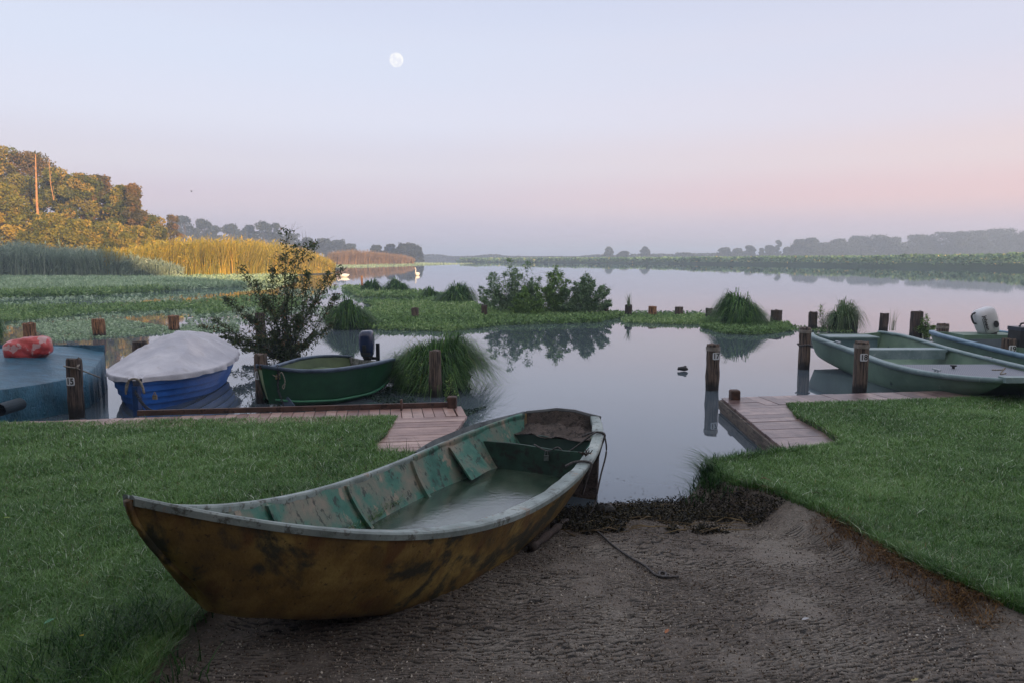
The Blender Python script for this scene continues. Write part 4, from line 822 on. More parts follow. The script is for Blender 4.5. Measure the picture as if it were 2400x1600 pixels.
for px, py, dw in ((672, 536, .5), (700, 570, .5), (735, 572, .6), (660, 600, .5), (640, 630, .7), (770, 640, .6), (805, 626, .55), (790, 690, .7), (560, 625, .45), (600, 660, .6), (530, 700, .6), (500, 748, .5), (470, 765, .4),
                  (720, 640, .9), (690, 650, .8), (745, 700, .9), (580, 740, .8), (540, 800, .7), (780, 760, .6), (620, 700, 1.0), (660, 720, 1.1), (700, 740, 1.1), (740, 780, 1.0), (600, 790, 1.1), (570, 820, .8), (640, 780, 1.3), (680, 790, 1.4), (720, 810, 1.2), (630, 830, 1.0), (700, 835, 1.0), (520, 790, .6), (500, 810, .45)):
    st.append((AT(px, py, Y+rng.uniform(-.7, .5)), dw))
leafy('leafy_bush', 'tall loose leafed bush growing from the water between the blue and green boats', 'bush', c, st, 560, .078, 3.6, M_willow, M_bark, rad=.012, cluster=.19)
def shrub(label, px, base, top, half, n, mat, ns=14, name='shrub', group='shrubs on the small island', lsize=.11, Yo=0):
    c = G(px, base); c[1] += Yo; Y = c[1]; s_ = []; n = n*1.9; ns = int(ns*2.2)
    for i in range(ns):
        u = rng.uniform(-1.1, 1.1); tp = base-(base-top)*(1-.35*abs(u)**1.5)*rng.choice([rng.uniform(.2, .6), rng.uniform(.55, .95)]); 
        if i == 0: u, tp = 0.02, top
        s_.append((AT(px+half*u, tp, Y+rng.uniform(-.5, .5)*half/F*Y), 1.0 if i else .8))
    return leafy(name, label, 'shrub', c, s_, n*1.35/ns, lsize*.9, 3.4, mat, M_bark, rad=.007, cluster=.27, group=group)
M_sh1 = leafmat('shrub_leaves_dark', [(0, (.07, .14, .07)), (.6, (.20, .32, .16)), (1, (.38, .50, .30))], .5, .25)
M_sh2 = leafmat('shrub_leaves_green', [(0, (.07, .15, .04)), (.6, (.19, .33, .08)), (1, (.34, .48, .15))], .5, .25)
shrub('tallest thin topped shrub at the left of the island group', 1192, 738, 606, 60, 3200, M_sh1, 16)
shrub('narrow shrub, second from the left on the island', 1238, 738, 614, 34, 2000, M_sh1, 10, Yo=.4)
shrub('low bright green bush at the front of the island group', 1228, 742, 672, 42, 2600, M_sh2, 12, Yo=-.5)
shrub('shrub with a leafy spire in the middle of the island group', 1302, 740, 626, 48, 3600, M_sh2, 16)
shrub('rounded shrub at the right end of the island group', 1372, 742, 642, 56, 4200, M_sh1, 18)
shrub('low spreading shrub at the far left end of the island group', 1150, 728, 642, 30, 1200, M_sh1, 8, Yo=1)
shrub('small green plant sprouting from the thick ragged stump', 2172, 792, 738, 28, 700, M_sh2, 10, 'sprouting_plant', None, .06)
shrub('leafy weed climbing the split brown post', 985, 912, 850, 32, 900, M_sh2, 10, 'sprouting_plant', None, .05, -.25)
shrub('slim sprig on the dark stump behind the tall ringed post', 1925, 772, 715, 9, 70, M_sh2, 2, 'sprouting_plant', None, .07)
shrub('slim green plant at the end of the left boardwalk', 1054, 945, 880, 16, 110, M_sh2, 4, 'sprouting_plant', None, .05, -.1)

# floating plants
M_float = leafmat('water_plants', [(0, (.06, .13, .04)), (.45, (.20, .34, .12)), (.82, (.38, .51, .22)), (1, (.58, .68, .42))], .5, .2)
M_floatp = leafmat('frosty_water_plants', [(0, (.18, .28, .16)), (.5, (.36, .50, .31)), (1, (.62, .74, .54))], .55, .2)
def floatmat(name, label, polypx, n, mat, size, z=(0, .08), patch=(.0, 1.0, .5), aspect=1.8):
    poly = np.array(polypx, float); lo = poly.min(0); hi = poly.max(0); P = np.column_stack([rng.uniform(lo[0], hi[0], n*3), rng.uniform(lo[1], hi[1], n*3)]); P = P[inpoly(P, poly)][:n]
    W = np.array([G(a, b) for a, b in P]); nn = vnoise(W[:, 0], W[:, 1]*.5, patch[1], 11)*.6+vnoise(W[:, 0], W[:, 1]*.5, patch[1]*.3, 12)*.4; W = W[nn > .22+patch[0]*2.6]; D = W[:, 1]
    W[:, 2] = rng.uniform(z[0], z[1], len(W))*np.clip(D/18, .6, 2.4)+.006; V, Fq = leafquads(W, size*np.clip(D/18, .7, 3.2)*(1.25 if z[1] > .05 else 1), aspect*(1.7 if z[1] > .05 else 1), up=(0, 0, 1), bias=(.45 if z[1] > .05 else 0))
    V[:, 2] = np.maximum(V[:, 2], .004)
    r_ = np.clip(rng.beta(2, 2, len(W))*.75+vnoise(W[:, 0], W[:, 1], patch[1]*1.5, 13)*.4-.1, 0, 1); return tag(npmesh(name, V, Fq, mat, rnd=r_), label, kind='stuff')
floatmat('water_plants', 'frosty green water meadow below the reeds', [(-30, 656), (345, 655), (575, 651), (700, 652), (640, 666), (520, 676), (300, 686), (-30, 692)], 26000, M_floatp, .10, (0, .14), (0, 3, .45))
floatmat('water_plants', 'bright green edge strip of the water meadow', [(-30, 690), (200, 686), (420, 680), (250, 692), (-30, 700)], 3500, M_float, .10, (0, .14), (0, 3, .5))
floatmat('water_plants', 'floating leaves thinly strewn between the meadow strips', [(-30, 700), (520, 683), (700, 668), (860, 670), (850, 720), (760, 745), (560, 762), (-30, 790)], 9000, M_floatp, .08, (0, .012), (.12, 2.2, .5))
floatmat('water_plants', 'green strip of water plants behind the left stumps', [(-30, 722), (180, 720), (460, 712), (560, 700), (700, 690), (760, 700), (640, 745), (520, 775), (400, 770), (280, 745), (190, 762), (-30, 775)], 17000, M_float, .085, (0, .10), (.105, 3.5, .5))
floatmat('water_plants', 'pale floating leaves in front of the left stumps', [(60, 762), (280, 748), (400, 768), (560, 762), (560, 778), (380, 784), (130, 800)], 5000, M_floatp, .07, (0, .02), (.02, 2, .5))
floatmat('water_plants', 'green water plants around the far tussocks', [(800, 678), (1000, 690), (1110, 712), (1130, 735), (980, 745), (850, 712), (1000, 712), (960, 700), (840, 697)], 9000, M_float, .10, (0, .12), (.0, 3, .5))
floatmat('water_plants', 'green plant mat from the bush to the island shrubs', [(760, 745), (880, 728), (980, 716), (1130, 728), (1420, 738), (1480, 742), (1400, 757), (1180, 763), (1060, 778), (900, 775), (800, 768)], 22000, M_float, .085, (0, .12), (.0, 2, .5))
floatmat('water_plants', 'thin green plant strip joining the right stumps', [(1400, 738), (1680, 742), (1660, 762), (1560, 761), (1400, 755)], 5200, M_float, .075, (0, .08), (.06, 1.4, .5))
floatmat('water_plants', 'bright green plants at the foot of the round tussock', [(1660, 750), (1720, 765), (1800, 762), (1850, 764), (1862, 776), (1780, 786), (1700, 784), (1640, 768)], 5500, M_float, .075, (0, .11), (0, 2, .5))
floatmat('water_plants', 'dark floating leaves below the largest tussock', [(870, 905), (1010, 912), (1130, 905), (1180, 925), (1140, 955), (1075, 985), (1085, 950), (900, 945), (830, 925)], 5200, leafmat('dark_float', [(0, (.012, .03, .02)), (1, (.05, .10, .07))], .4, .1), .045, (0, .02), (.06, 1, .5))
floatmat('water_plants', 'speckle of leaves beyond the right stumps', [(1430, 730), (1700, 732), (1700, 742), (1430, 740)], 700, M_sh1, .07, (0, .03), (0, 2, .5))
floatmat('water_plants', 'thin drift of leaves near the tall ringed post', [(1840, 764), (1900, 768), (2010, 776), (1990, 782), (1870, 776)], 500, M_float, .06, (0, .05), (0, 2, .5))

# reeds
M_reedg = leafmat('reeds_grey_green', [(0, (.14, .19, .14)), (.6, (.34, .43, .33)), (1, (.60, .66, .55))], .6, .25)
M_reedy = leafmat('reeds_sunlit_gold', [(0, (.12, .13, .02)), (.45, (.40, .34, .05)), (.8, (.66, .43, .06)), (1, (.75, .38, .12))], .6, .3)  # golden sunlight put into this bed's colour; the grey bed is the shaded one
M_reedr = leafmat('reeds_reddish', [(0, (.14, .10, .05)), (.6, (.34, .22, .12)), (1, (.50, .29, .18))], .6, .3)
def reeds(label, n, fx, fbase, ftop, mat, depth=(0, 14), w=.07, rb=0.0, lean0=.12):
    px = rng.uniform(fx[0], fx[1], n); D0 = np.array([G(p, fbase(p))[1] for p in px]); D = D0+rng.random(n)**1.5*(depth[1]-depth[0])+depth[0]
    x = (px-1200)/F*np.hypot(D0, 2)*D/D0; top = np.array([AT(p, ftop(p), d_)[2] for p, d_ in zip(px, D0)]); h = top*rng.uniform(.66, 1.02, n)*(1+.26*(vnoise(x, D, 2.6, 21)-.5)+.16*(vnoise(x, D, .8, 22)-.5))*np.where(rng.random(n) < .05, 1.12, 1)
    P = np.column_stack([x, D, np.zeros(n)]); V, Fq = blades(P, h, w*rng.uniform(.6, 1.3, n), rng.normal(math.pi*.05, 1.0, n)+(vnoise(x, D, 3, 23)-.5)*4, np.abs(rng.normal(lean0+.12, .2, n)), seg=3)
    m = n; idx = rng.integers(0, n, m); hh = h[idx]*rng.uniform(.25, .98, m); Q = P[idx]+np.column_stack([rng.normal(0, .12, (m, 2)), hh]); V2, F2 = leafquads(Q, .55, 6, up=(.3, 0, .9), bias=.5)
    r_ = np.clip(rng.beta(2, 2, n)*.8+rb+(h/top-.8)*.5, 0, 1); r2 = np.clip(rng.beta(2, 2, m)*.8+rb+.05, 0, 1)
    V = np.concatenate([V, V2]); Fq = np.concatenate([Fq, F2+len(V)-len(V2)]); return tag(npmesh('reeds', V, Fq, mat, rnd=np.concatenate([np.repeat(r_, 3), r2])), label, kind='stuff')
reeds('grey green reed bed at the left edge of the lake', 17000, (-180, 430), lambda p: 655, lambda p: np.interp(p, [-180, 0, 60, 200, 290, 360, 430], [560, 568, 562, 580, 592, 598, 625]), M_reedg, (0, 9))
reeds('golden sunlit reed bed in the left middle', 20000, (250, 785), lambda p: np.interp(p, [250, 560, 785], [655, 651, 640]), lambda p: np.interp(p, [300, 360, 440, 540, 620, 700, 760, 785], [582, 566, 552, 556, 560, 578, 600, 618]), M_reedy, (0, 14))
reeds('hazy reddish reed bed farther along the shore', 7000, (770, 972), lambda p: np.interp(p, [770, 972], [622.5, 619.5]), lambda p: np.interp(p, [770, 830, 900, 950, 972], [592, 584, 590, 598, 606]), M_reedr, (0, 20), w=.14)
px_ = np.array([(770, 612), (1115, 616), (1115, 617.5), (960, 626), (800, 634), (780, 632)])
floatmat('water_plants', 'low pale spit of plants in front of the hazy reeds', [(775, 619), (970, 616.5), (1120, 618), (1000, 622), (860, 626), (790, 627)], 4500, M_floatp, .10, (0, .06), (0, 10, .45))

# trees
def tree(label, px, top, half, D, mat, n=5000, ls=.28, base=None, group=None, name='tree', shape='round', seed=0, trunk=True, zb=.05, low=.03):
    if 80 < D < 99: half *= 1.4; n = int(n*1.8)
    x = (px-1200)/F*D; H = AT(px, top, D)[2]; Rr = half/F*D; c = np.array([x, D, zb]); t = thing(name, label, 'tree', c, group); Hc = H-zb
    nb = {'round': 60, 'tall': 34, 'cone': 45}[shape]; n = int(n*1.3); small = 80 < D < 99; nb = nb*2 if small else nb; Bc = []; Br = []
    for i in range(nb):
        u = rng.random(); zz = low+(1-low)*u
        prof = {'round': (.9 if zz < .4 else math.sqrt(max(.02, 1-((zz-.4)/.62)**2))*.95), 'tall': .9*math.sin(math.pi*(.08+.86*zz))**.45, 'cone': (1-zz)*.9+.15}[shape]
        a = rng.uniform(0, 2*math.pi); rr_ = prof*Rr*math.sqrt(rng.random())*.85; br_ = Rr*(rng.uniform(.09, .25) if small else rng.uniform(.16, .32))*(.75+.3*prof); Bc.append([rr_*math.cos(a), rr_*math.sin(a), min(zz*Hc, Hc-br_*.85)]); Br.append(br_)
    Bc.append([rng.normal(0, .1)*Rr, 0, Hc-Rr*.28]); Br.append(Rr*.30); Bc = np.array(Bc); Br = np.array(Br)
    idx = rng.choice(len(Bc), n, p=Br**2/(Br**2).sum()); dv = unit(n); rad = Br[idx]*(.5+.55*rng.random(n)**.5)*(1+np.minimum(rng.exponential(.18, n), .4)*(rng.random(n) < .25)); P = Bc[idx]+dv*rad[:, None]*[1, 1, .85]; P[:, 2] = np.maximum(P[:, 2], .1)
    V, Fq = leafquads(P+c, ls, 1.5); br = rng.random(len(Bc))*.75; npmesh('crown', V, Fq, mat, t, np.clip(br[idx]+rng.beta(2, 2, n)*.3-.02, 0, 1))
    if trunk:
        mb = MB(); mb.tube([c-[0, 0, .3], c+[0, 0, Hc*.3], c+np.array([Rr*.08, 0, Hc*.65]), c+np.array([0, 0, Hc*.9])], [Hc*.022, Hc*.018, Hc*.012, Hc*.004], 7)
        for i in range(7): b0 = c+np.array([0, 0, Hc*rng.uniform(.2, .7)]); e_ = c+Bc[rng.integers(len(Bc))]; mb.tube([b0, (b0+e_)/2+[0, 0, .1*Rr], e_], [Hc*.009, Hc*.006, Hc*.002], 5)
        mb.build('trunk', M_bark, t)
    return t
M_t1 = leafmat('tree_leaves_olive', [(0, (.035, .045, .012)), (.45, (.12, .14, .03)), (.8, (.27, .22, .045)), (1, (.42, .25, .06))], .6, .25)
M_t2 = leafmat('tree_leaves_yellowgreen', [(0, (.06, .08, .018)), (.5, (.21, .20, .03)), (1, (.50, .34, .06))], .6, .25)
M_t3 = leafmat('tree_leaves_brown', [(0, (.04, .04, .016)), (.5, (.11, .095, .035)), (1, (.24, .13, .05))], .6, .2)
g_ = 'autumn trees on the left bank'
tree('tall brown green tree cut by the left edge of the picture', -60, 345, 75, 92, M_t1, 7000, group=g_)
tree('tallest tree with ragged crown right at the left edge', 22, 343, 58, 95, M_t1, 9000, group=g_)
tree('tall olive tree directly behind the bare orange trunk', 92, 358, 60, 97, M_t3, 9000, group=g_)
tree('olive tree between the thin bare trunk and the first dip of the skyline', 150, 392, 48, 94, M_t1, 8000, group=g_)
tree('broad crowned tree right of the first dip of the skyline', 208, 408, 50, 92, M_t1, 8000, group=g_)
tree('tree with pale upper leaves in the middle of the wood', 258, 412, 46, 95, M_t3, 8000, group=g_)
tree('tree sloping down towards the dark pointed one', 300, 436, 42, 92, M_t1, 7000, group=g_)
tree('dark pointed tree standing at the right end of the wood', 330, 432, 34, 90, M_t3, 7000, shape='cone', group=g_)
tree('low rounded tree ending the left wood on the right', 362, 505, 36, 92, M_t1, 5000, group=g_)
tree('yellow green bushy tree in front at the left edge', 15, 432, 62, 84, M_t2, 8000, group=g_)
tree('low yellow green tree right of the foot of the orange trunk', 130, 500, 50, 82, M_t2, 6000, group=g_)
tree('low golden tree below the broad crowned one', 205, 515, 46, 82, M_t2, 6000, group=g_)
tree('low dark tree in the shade between the reed beds', 262, 520, 42, 83, M_t2, 5000, group=g_)
tree('low golden bush standing just behind the golden reeds', 325, 530, 36, 84, M_t2, 4500, group=g_)
tree('small reddish tree alone right of the left wood', 413, 503, 24, 118, M_t3, 3000, group=g_)
M_deadw = paint('bare_trunk', (.30, .14, .06), (.50, .27, .13), 2, .7)
for px, tp, bs, r_, lb in ((86, 362, 556, .16, 'bare orange tree trunk standing tall in front of the left wood'), (118, 371, 470, .05, 'thin bare trunk poking above the left wood')):
    D = 82; b0 = AT(px+8, bs, D); e_ = AT(px-3, tp, D); mb = MB(); mb.tube([b0, b0*.6+e_*.4+[-.15, 0, 0], e_], [r_, r_*.75, r_*.3], 7)
    for i in range(5): q = b0*(1-.2*i)+e_*.2*i; mb.tube([q, q+np.array([rng.uniform(-.8, .8), 0, rng.uniform(.2, .7)])], [r_*.25, .02], 4)
    tag(mb.build('bare_trunk', M_deadw, loc=b0), lb, 'tree trunk')
M_far = leafmat('far_leaves', [(0, (.012, .02, .014)), (.6, (.03, .042, .028)), (1, (.06, .07, .045))], .7, .2)
g_ = 'hazy trees far along the left shore'
for px, tp, hf, D, lb in ((440, 506, 26, 300, 'hazy tree just right of the small reddish tree'), (480, 514, 24, 310, 'hazy tree, second along the far left shore'), (505, 530, 22, 320, 'lower hazy tree in the dip before the dark rounded crown'), (545, 526, 24, 320, 'dark rounded hazy crown left of the highest far crowns'),
                         (588, 528, 22, 330, 'hazy tree between the dark rounded crown and the highest crowns'), (622, 520, 22, 320, 'left one of the two highest crowns on the far left shore'), (650, 524, 20, 320, 'right one of the two highest crowns, behind the bush top'), (690, 548, 24, 340, 'hazy tree right of the bush top'),
                         (725, 558, 22, 340, 'hazy tree above the end of the golden reeds'), (765, 560, 20, 350, 'hazy tree at the start of the gentle descent'), (795, 563, 22, 350, 'broad hazy tree above the reddish reeds'), (826, 572, 16, 350, 'last low hazy tree of the left far wood'),
                         (885, 576, 16, 300, 'pale hazy bush tree beside the round dark one'), (918, 574, 15, 300, 'pale hazy tree touching the round dark one'), (958, 571, 27, 290, 'round dark hazy tree ending the far left shore'), (978, 580, 14, 290, 'small hazy tree at the very end of the far spit')):
    tree(lb, px, tp, hf*1.25, D, M_far, 3600, .8, group=g_)
g_ = 'blue hazy trees beyond the lotus field'
for px, tp, hf, sh, lb in ((1425, 580, 10, 'round', 'small round hazy tree farthest left beyond the lotus field'), (1460, 590, 14, 'round', 'low hazy bush between the small round tree and the lone thin tree'), (1510, 579, 10, 'round', 'lone thin hazy tree with open crown'), (1600, 594, 20, 'round', 'very low hazy bush midway to the tree cluster'),
                           (1693, 581, 17, 'round', 'rounded hazy tree left of the faint tree cluster'), (1725, 583, 14, 'round', 'low hazy tree in the faint tree cluster'), (1752, 577, 13, 'round', 'tallest tree of the faint cluster'), (1781, 583, 7, 'tall', 'narrow small hazy tree left of the poplar'), (1800, 576, 14, 'round', 'hazy tree touching the left of the poplar'),
                           (1819, 564, 8, 'tall', 'slim upright hazy poplar'), (1841, 580, 11, 'round', 'small hazy tree right of the poplar'), (1868, 562, 17, 'round', 'left crown of the twin hazy trees'), (1893, 558, 18, 'round', 'right crown of the twin hazy trees'), (1930, 570, 22, 'round', 'pale low tree in the gap after the twin trees'),
                           (1964, 560, 20, 'round', 'hazy tree opening the long right wood'), (1990, 566, 16, 'round', 'small crown between two taller hazy ones'), (2012, 553, 24, 'round', 'rounded tall hazy crown at the left of the long wood'), (2050, 551, 25, 'round', 'highest crown in the left half of the long wood'), (2085, 557, 22, 'round', 'hazy crown sloping to the dip of the wood'),
                           (2112, 572, 20, 'round', 'low crown in the dip of the long wood'), (2142, 551, 22, 'round', 'hazy crown just right of the dip'), (2168, 556, 20, 'round', 'hazy crown before the broad high ones'), (2200, 544, 28, 'round', 'broad high hazy crown right of the dip'), (2240, 543, 24, 'round', 'hazy crown above the first blue stern'),
                           (2276, 541, 26, 'round', 'hazy crown directly above the white motor'), (2314, 538, 28, 'round', 'next hazy crown right of the one above the white motor'), (2352, 536, 28, 'round', 'highest hazy crown near the right edge'), (2392, 541, 28, 'round', 'hazy crown cut by the right edge of the picture')):
    tree(lb, px, tp, hf*(1.15 if px < 1860 else 1.55), 415+rng.uniform(-10, 25), M_far, 4200, .95, group=g_, shape=sh, low=.0)
# low far shrub belt
n = 26000; px = rng.uniform(980, 2450, n); D = rng.uniform(408, 470, n)+np.interp(px, [980, 1300, 1800], [110, 60, 0]); x = (px-1200)/F*D; z = rng.random(n)*(1.2+2.2*vnoise(x, D*0, 14, 5)+np.interp(px, [1000, 1850, 1900, 2450], [.2, 1.2, 5.0, 6.0])); V, Fq = leafquads(np.column_stack([x, D, z+.3]), 1.1, 1.4)
tag(npmesh('far_thicket', V, Fq, M_far, rnd=rng.random(n)), 'low hazy thicket lining the far shore', kind='stuff')

# lotus field
M_lotus = leafmat('lotus_leaves', [(0, (.06, .15, .07)), (.5, (.17, .30, .15)), (.86, (.30, .44, .20)), (.94, (.55, .48, .15)), (1, (.85, .62, .2))], .5, .2)
n = 26000; px = rng.uniform(1080, 2480, n); Df = np.interp(px, [1080, 1400, 1700, 2000, 2400, 2480], [285, 236, 192, 150, 117, 110]); D = Df+rng.random(n)**1.8*np.interp(px, [1080, 2400], [110, 150]); x = (px-1200)/F*D
zt = np.interp(px, [1080, 1400, 2000, 2400], [1.2, 1.5, 2.1, 2.5]); z = zt*(.25+.75*rng.random(n)**.6)+(vnoise(x, D, 5, 31)-.5)*.5; s_ = rng.uniform(.28, .62, n)*np.clip(D/150, 1, 1.7); nr_ = unit(n)*.75; nr_[:, 2] = np.abs(nr_[:, 2])+.35; nr_ /= np.linalg.norm(nr_, axis=1)[:, None]
a_ = np.cross(nr_, unit(n)); a_ /= np.linalg.norm(a_, axis=1)[:, None]; b_ = np.cross(nr_, a_); C = np.column_stack([x, D, np.maximum(z, .1)]); V = np.stack([C+(a_*math.cos(t)+b_*math.sin(t))*(s_*(1 if i % 2 else .85))[:, None]*.55+nr_*(s_*.08*(1 if i % 3 else -1))[:, None] for i, t in enumerate(np.arange(6)*math.pi/3)], 1).reshape(-1, 3)
r_ = np.where(rng.random(n) < .035, rng.uniform(.9, 1, n), rng.beta(2, 2, n)*.88); tag(npmesh('lotus_field', V, np.arange(6*n).reshape(n, 6), M_lotus, rnd=r_), 'wide field of lotus leaves across the water', kind='stuff')
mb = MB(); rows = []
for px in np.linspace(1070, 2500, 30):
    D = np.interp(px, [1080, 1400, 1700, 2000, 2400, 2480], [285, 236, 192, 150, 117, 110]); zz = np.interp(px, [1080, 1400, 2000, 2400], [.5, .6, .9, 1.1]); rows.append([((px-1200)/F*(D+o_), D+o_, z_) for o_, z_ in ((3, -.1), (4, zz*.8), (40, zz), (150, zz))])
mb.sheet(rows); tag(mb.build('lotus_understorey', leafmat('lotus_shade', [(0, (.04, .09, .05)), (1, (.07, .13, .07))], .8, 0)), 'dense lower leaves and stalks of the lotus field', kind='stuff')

# ------------------------------------------------------------------ wood behind the camera that keeps the shore in shade
def wood(label, x0, x1, y0, y1, top, n, ls):
    x = rng.uniform(x0, x1, n); y = rng.uniform(y0, y1, n); tp = np.array([top(a) for a in x]); z = tp*rng.random(n)*(.9+.1*vnoise(x, y, 3, 41)); V, Fq = leafquads(np.column_stack([x, y, z+.2]), ls, 1.2)
    return tag(npmesh('wood', V, Fq, M_far, rnd=rng.random(n)), label, kind='stuff')
off = .7*10
wood('wood behind the viewer shading the shore', -60, 23.0, -15, -9, lambda a: np.interp(a, [-60, 6, 16, 23], [13, 11.8, 11.0, 6.0]), 30000, 1.0)
wood('lower wood edge behind the viewer on the right', 20, 60, -15, -9, lambda a: 5.6, 9000, .9)
if False: wood('wood on the right shore beyond the picture', 60, 420, -30, -20, lambda a: 8, 22000, 2.0)

n = 3800; u_ = unit(n)*rng.random((n, 1))**.33; Pc = np.array([-3.5, -3.6, 7.2])+u_*[6.5, 3.6, 2.2]; V, Fq = leafquads(Pc, .5, 1.3)  # out-of-view leaf cluster, added to darken the near ground
tag(npmesh('shading_leaves', V, Fq, M_far, rnd=rng.random(n)), 'unseen leaves added over the viewpoint to darken the near shore', kind='stuff')
# ------------------------------------------------------------------ small things
M_swan = paint('swan_feathers', (.72, .70, .68), (.82, .80, .78), 4, .6, bump=0)
def swan(label, px, base, D, head, sc_=1.0, up=True):
    c = G(px, base); d_ = np.array([math.cos(head), math.sin(head), 0]); mb = MB(); t = thing('swan', label, 'swan', c, 'swans on the lake')
    body = [(-.52, .26, .02), (-.45, .22, .07), (-.30, .18, .15), (-.1, .15, .20), (.12, .14, .20), (.28, .17, .15), (.36, .24, .09)]
    neck = [(.38, .34, .055), (.36, .48, .045), (.33, .62, .04), (.37, .74, .042), (.46, .78, .05), (.54, .75, .03)] if up else [(.42, .28, .055), (.52, .30, .045), (.60, .24, .045), (.64, .12, .05), (.66, .04, .03)]
    P = [c+d_*a*sc_+np.array([0, 0, z*sc_]) for a, z, r_ in body+neck]; mb.tube(P, [r_*sc_ for a, z, r_ in body+neck], 12); mb.build('body', M_swan, t, smooth=True)
    e_ = P[-1]; mb = MB(); mb.tube([e_, e_+d_*.09*sc_-[0, 0, .03*sc_]], [.02*sc_, .008*sc_], 5); mb.build('bill', paint('bill_orange', (.5, .16, .03), (.6, .2, .04), 4, .5, bump=0), t)
swan('left swan feeding with its neck lowered, near the golden reeds', 806, 650, 70, 3.3, 1.0, False); swan('right swan swimming with its neck raised', 978, 646, 75, -1.9, 1.0, True)
# dark waterbird
c = G(1600, 869); mb = MB(); P = [(-.085, .02, .010), (-.07, .04, .025), (-.03, .045, .035), (.03, .042, .04), (.065, .038, .03), (.085, .025, .012)]
t = thing('waterbird', 'small dark waterbird on the open water left of post 17', 'bird', c); mb.tube([c+np.array([a, 0, z]) for a, z, r_ in P], [r_ for a, z, r_ in P], 10)
mb.tube([c+np.array([-.04, 0, .05]), c+np.array([-.07, 0, .055]), c+np.array([-.08, 0, .03])], [.022, .02, .010], 8)
mb.build('body', M_black, t, smooth=True); mb = MB(); mb.tube([c+np.array([.02, 0, .07]), c+np.array([.045, 0, .085]), c+np.array([.065, 0, .085])], [.02, .012, .004], 6); mb.build('tail', M_black, t)
q = AT(449, 450, 60); mb = MB(); mb.tube([q-[.05, 0, 0], q+[.05, 0, 0]], [.016, .01], 6); mb.add([q+[-.02, 0, 0], q+[.03, 0, 0], q+[-.02, -.05, .12], q+[-.05, -.05, .11]], [(0, 1, 2, 3)]); mb.add([q+[-.02, 0, 0], q+[.03, 0, 0], q+[.05, .05, .09], q+[.02, .05, .1]], [(0, 1, 2, 3)])
tag(mb.build('bird', M_dark, loc=q), 'tiny dark bird flying above the left wood', 'bird')
# lump, log, weed, litter at the water's edge
def lumpy(label, name, cat, c, s, mat, seed=0, flat=1.0):
    mb = MB(); Rg = []
    for a in np.linspace(.05, math.pi-.05, 14): Rg.append([c+np.array([s[0]*math.sin(a)*math.cos(b), s[1]*math.sin(a)*math.sin(b), s[2]*math.cos(a)])*(1+.35*(vnoise(a*3+seed, b*2.2, .7, seed)-.5)) for b in np.arange(20)*math.pi/10])
    mb.rings(Rg); return tag(mb.build(name, mat, smooth=True, loc=c), label, cat)
M_wet = paint('wet_dark', (.008, .007, .006), (.022, .018, .014), 14, .45, bump=.8, bd=.01)
c = G(1418, 1210, .03); lumpy('black lump of old wood at the water edge by the stern', 'driftwood_lump', 'driftwood', c+[0, .02, .03], (.085, .06, .06), M_wet, 3)
mb = MB(); a0 = G(1245, 1290, .20); a1 = G(1330, 1232, .07); a0[2] = float(land([a0[0]], [a0[1]])[0])+.03; a1[2] = float(land([a1[0]], [a1[1]])[0])+.03
P = smooth_path([a0, (a0+a1)/2+[.01, 0, .015], a1], 6); mb.tube(P, [.023+.006*math.sin(i*2) for i in range(len(P))], 9); tag(mb.build('driftwood_log', paint('log_bark', (.035, .025, .02), (.08, .055, .045), 14, .8, bump=.8, bd=.01), smooth=True, loc=a0), 'short brown log lying beside the stern of the old boat', 'log')
M_weed = leafmat('washed_up_weed', [(0, (.006, .006, .004)), (.6, (.025, .022, .012)), (.9, (.06, .05, .02)), (1, (.14, .11, .05))], .5, .1)
poly = np.array([(1290, 1190), (1340, 1172), (1450, 1180), (1520, 1168), (1600, 1158), (1700, 1165), (1800, 1195), (1900, 1225), (1960, 1238), (1880, 1250), (1760, 1250), (1700, 1280), (1560, 1295), (1400, 1300), (1290, 1290)], float)
n = 60000; P = np.column_stack([rng.uniform(1280, 1970, n), rng.uniform(1155, 1300, n)]); P = P[inpoly(P, poly)]; W = np.array([G(a, b, .04) for a, b in P]); nn = vnoise(W[:, 0], W[:, 1], .22, 51)*.6+vnoise(W[:, 0], W[:, 1], .07, 52)*.4; kp = (nn > .27+.45*np.clip((P[:, 1]-1215)/75, 0, 1)+.3*np.clip((1185-P[:, 1])/30, 0, 1)) & (np.maximum(sdist(W[:, :2], LAWN_L), sdist(W[:, :2], LAWN_R)) < -.02); W = W[kp]
W[:, 2] = np.maximum(land(W[:, 0], W[:, 1]), .0)+rng.random(len(W))**2*.05*np.clip(nn[kp]*2, 0, 1); V, Fq = leafquads(W, .020, 2.5, up=(.8, .1, .0), bias=.4); tag(npmesh('washed_up_weed', V, Fq, M_weed, rnd=rng.random(len(W))), 'dark weed and debris washed up at the water edge', kind='stuff')
mb = MB()
for i in range(90):
    a = P[rng.integers(len(P))]; q = G(*a, .04); q[2] = max(0, float(land([q[0]], [q[1]])[0]))+.02; th = rng.normal(0, .6); L_ = rng.uniform(.05, .28); mb.tube([q, q+np.array([math.cos(th)*L_*.5, math.sin(th)*L_*.5, rng.uniform(0, .02)]), q+np.array([math.cos(th+.3)*L_, math.sin(th)*L_, 0])], rng.uniform(.0015, .005), 4)
tag(mb.build('twigs', paint('twig_straw', (.06, .04, .02), (.22, .16, .08), 3, .8)), 'pale twigs and stalks strewn over the weed', kind='stuff')
n = 2600; x = rng.uniform(-1.4, 3.0, n); y = rng.uniform(2.3, 5.3, n); ok = (np.maximum(sdist(np.column_stack([x, y]), LAWN_L), sdist(np.column_stack([x, y]), LAWN_R)) < -.02); x, y = x[ok], y[ok]; W = np.column_stack([x, y, land(x, y)+.004])
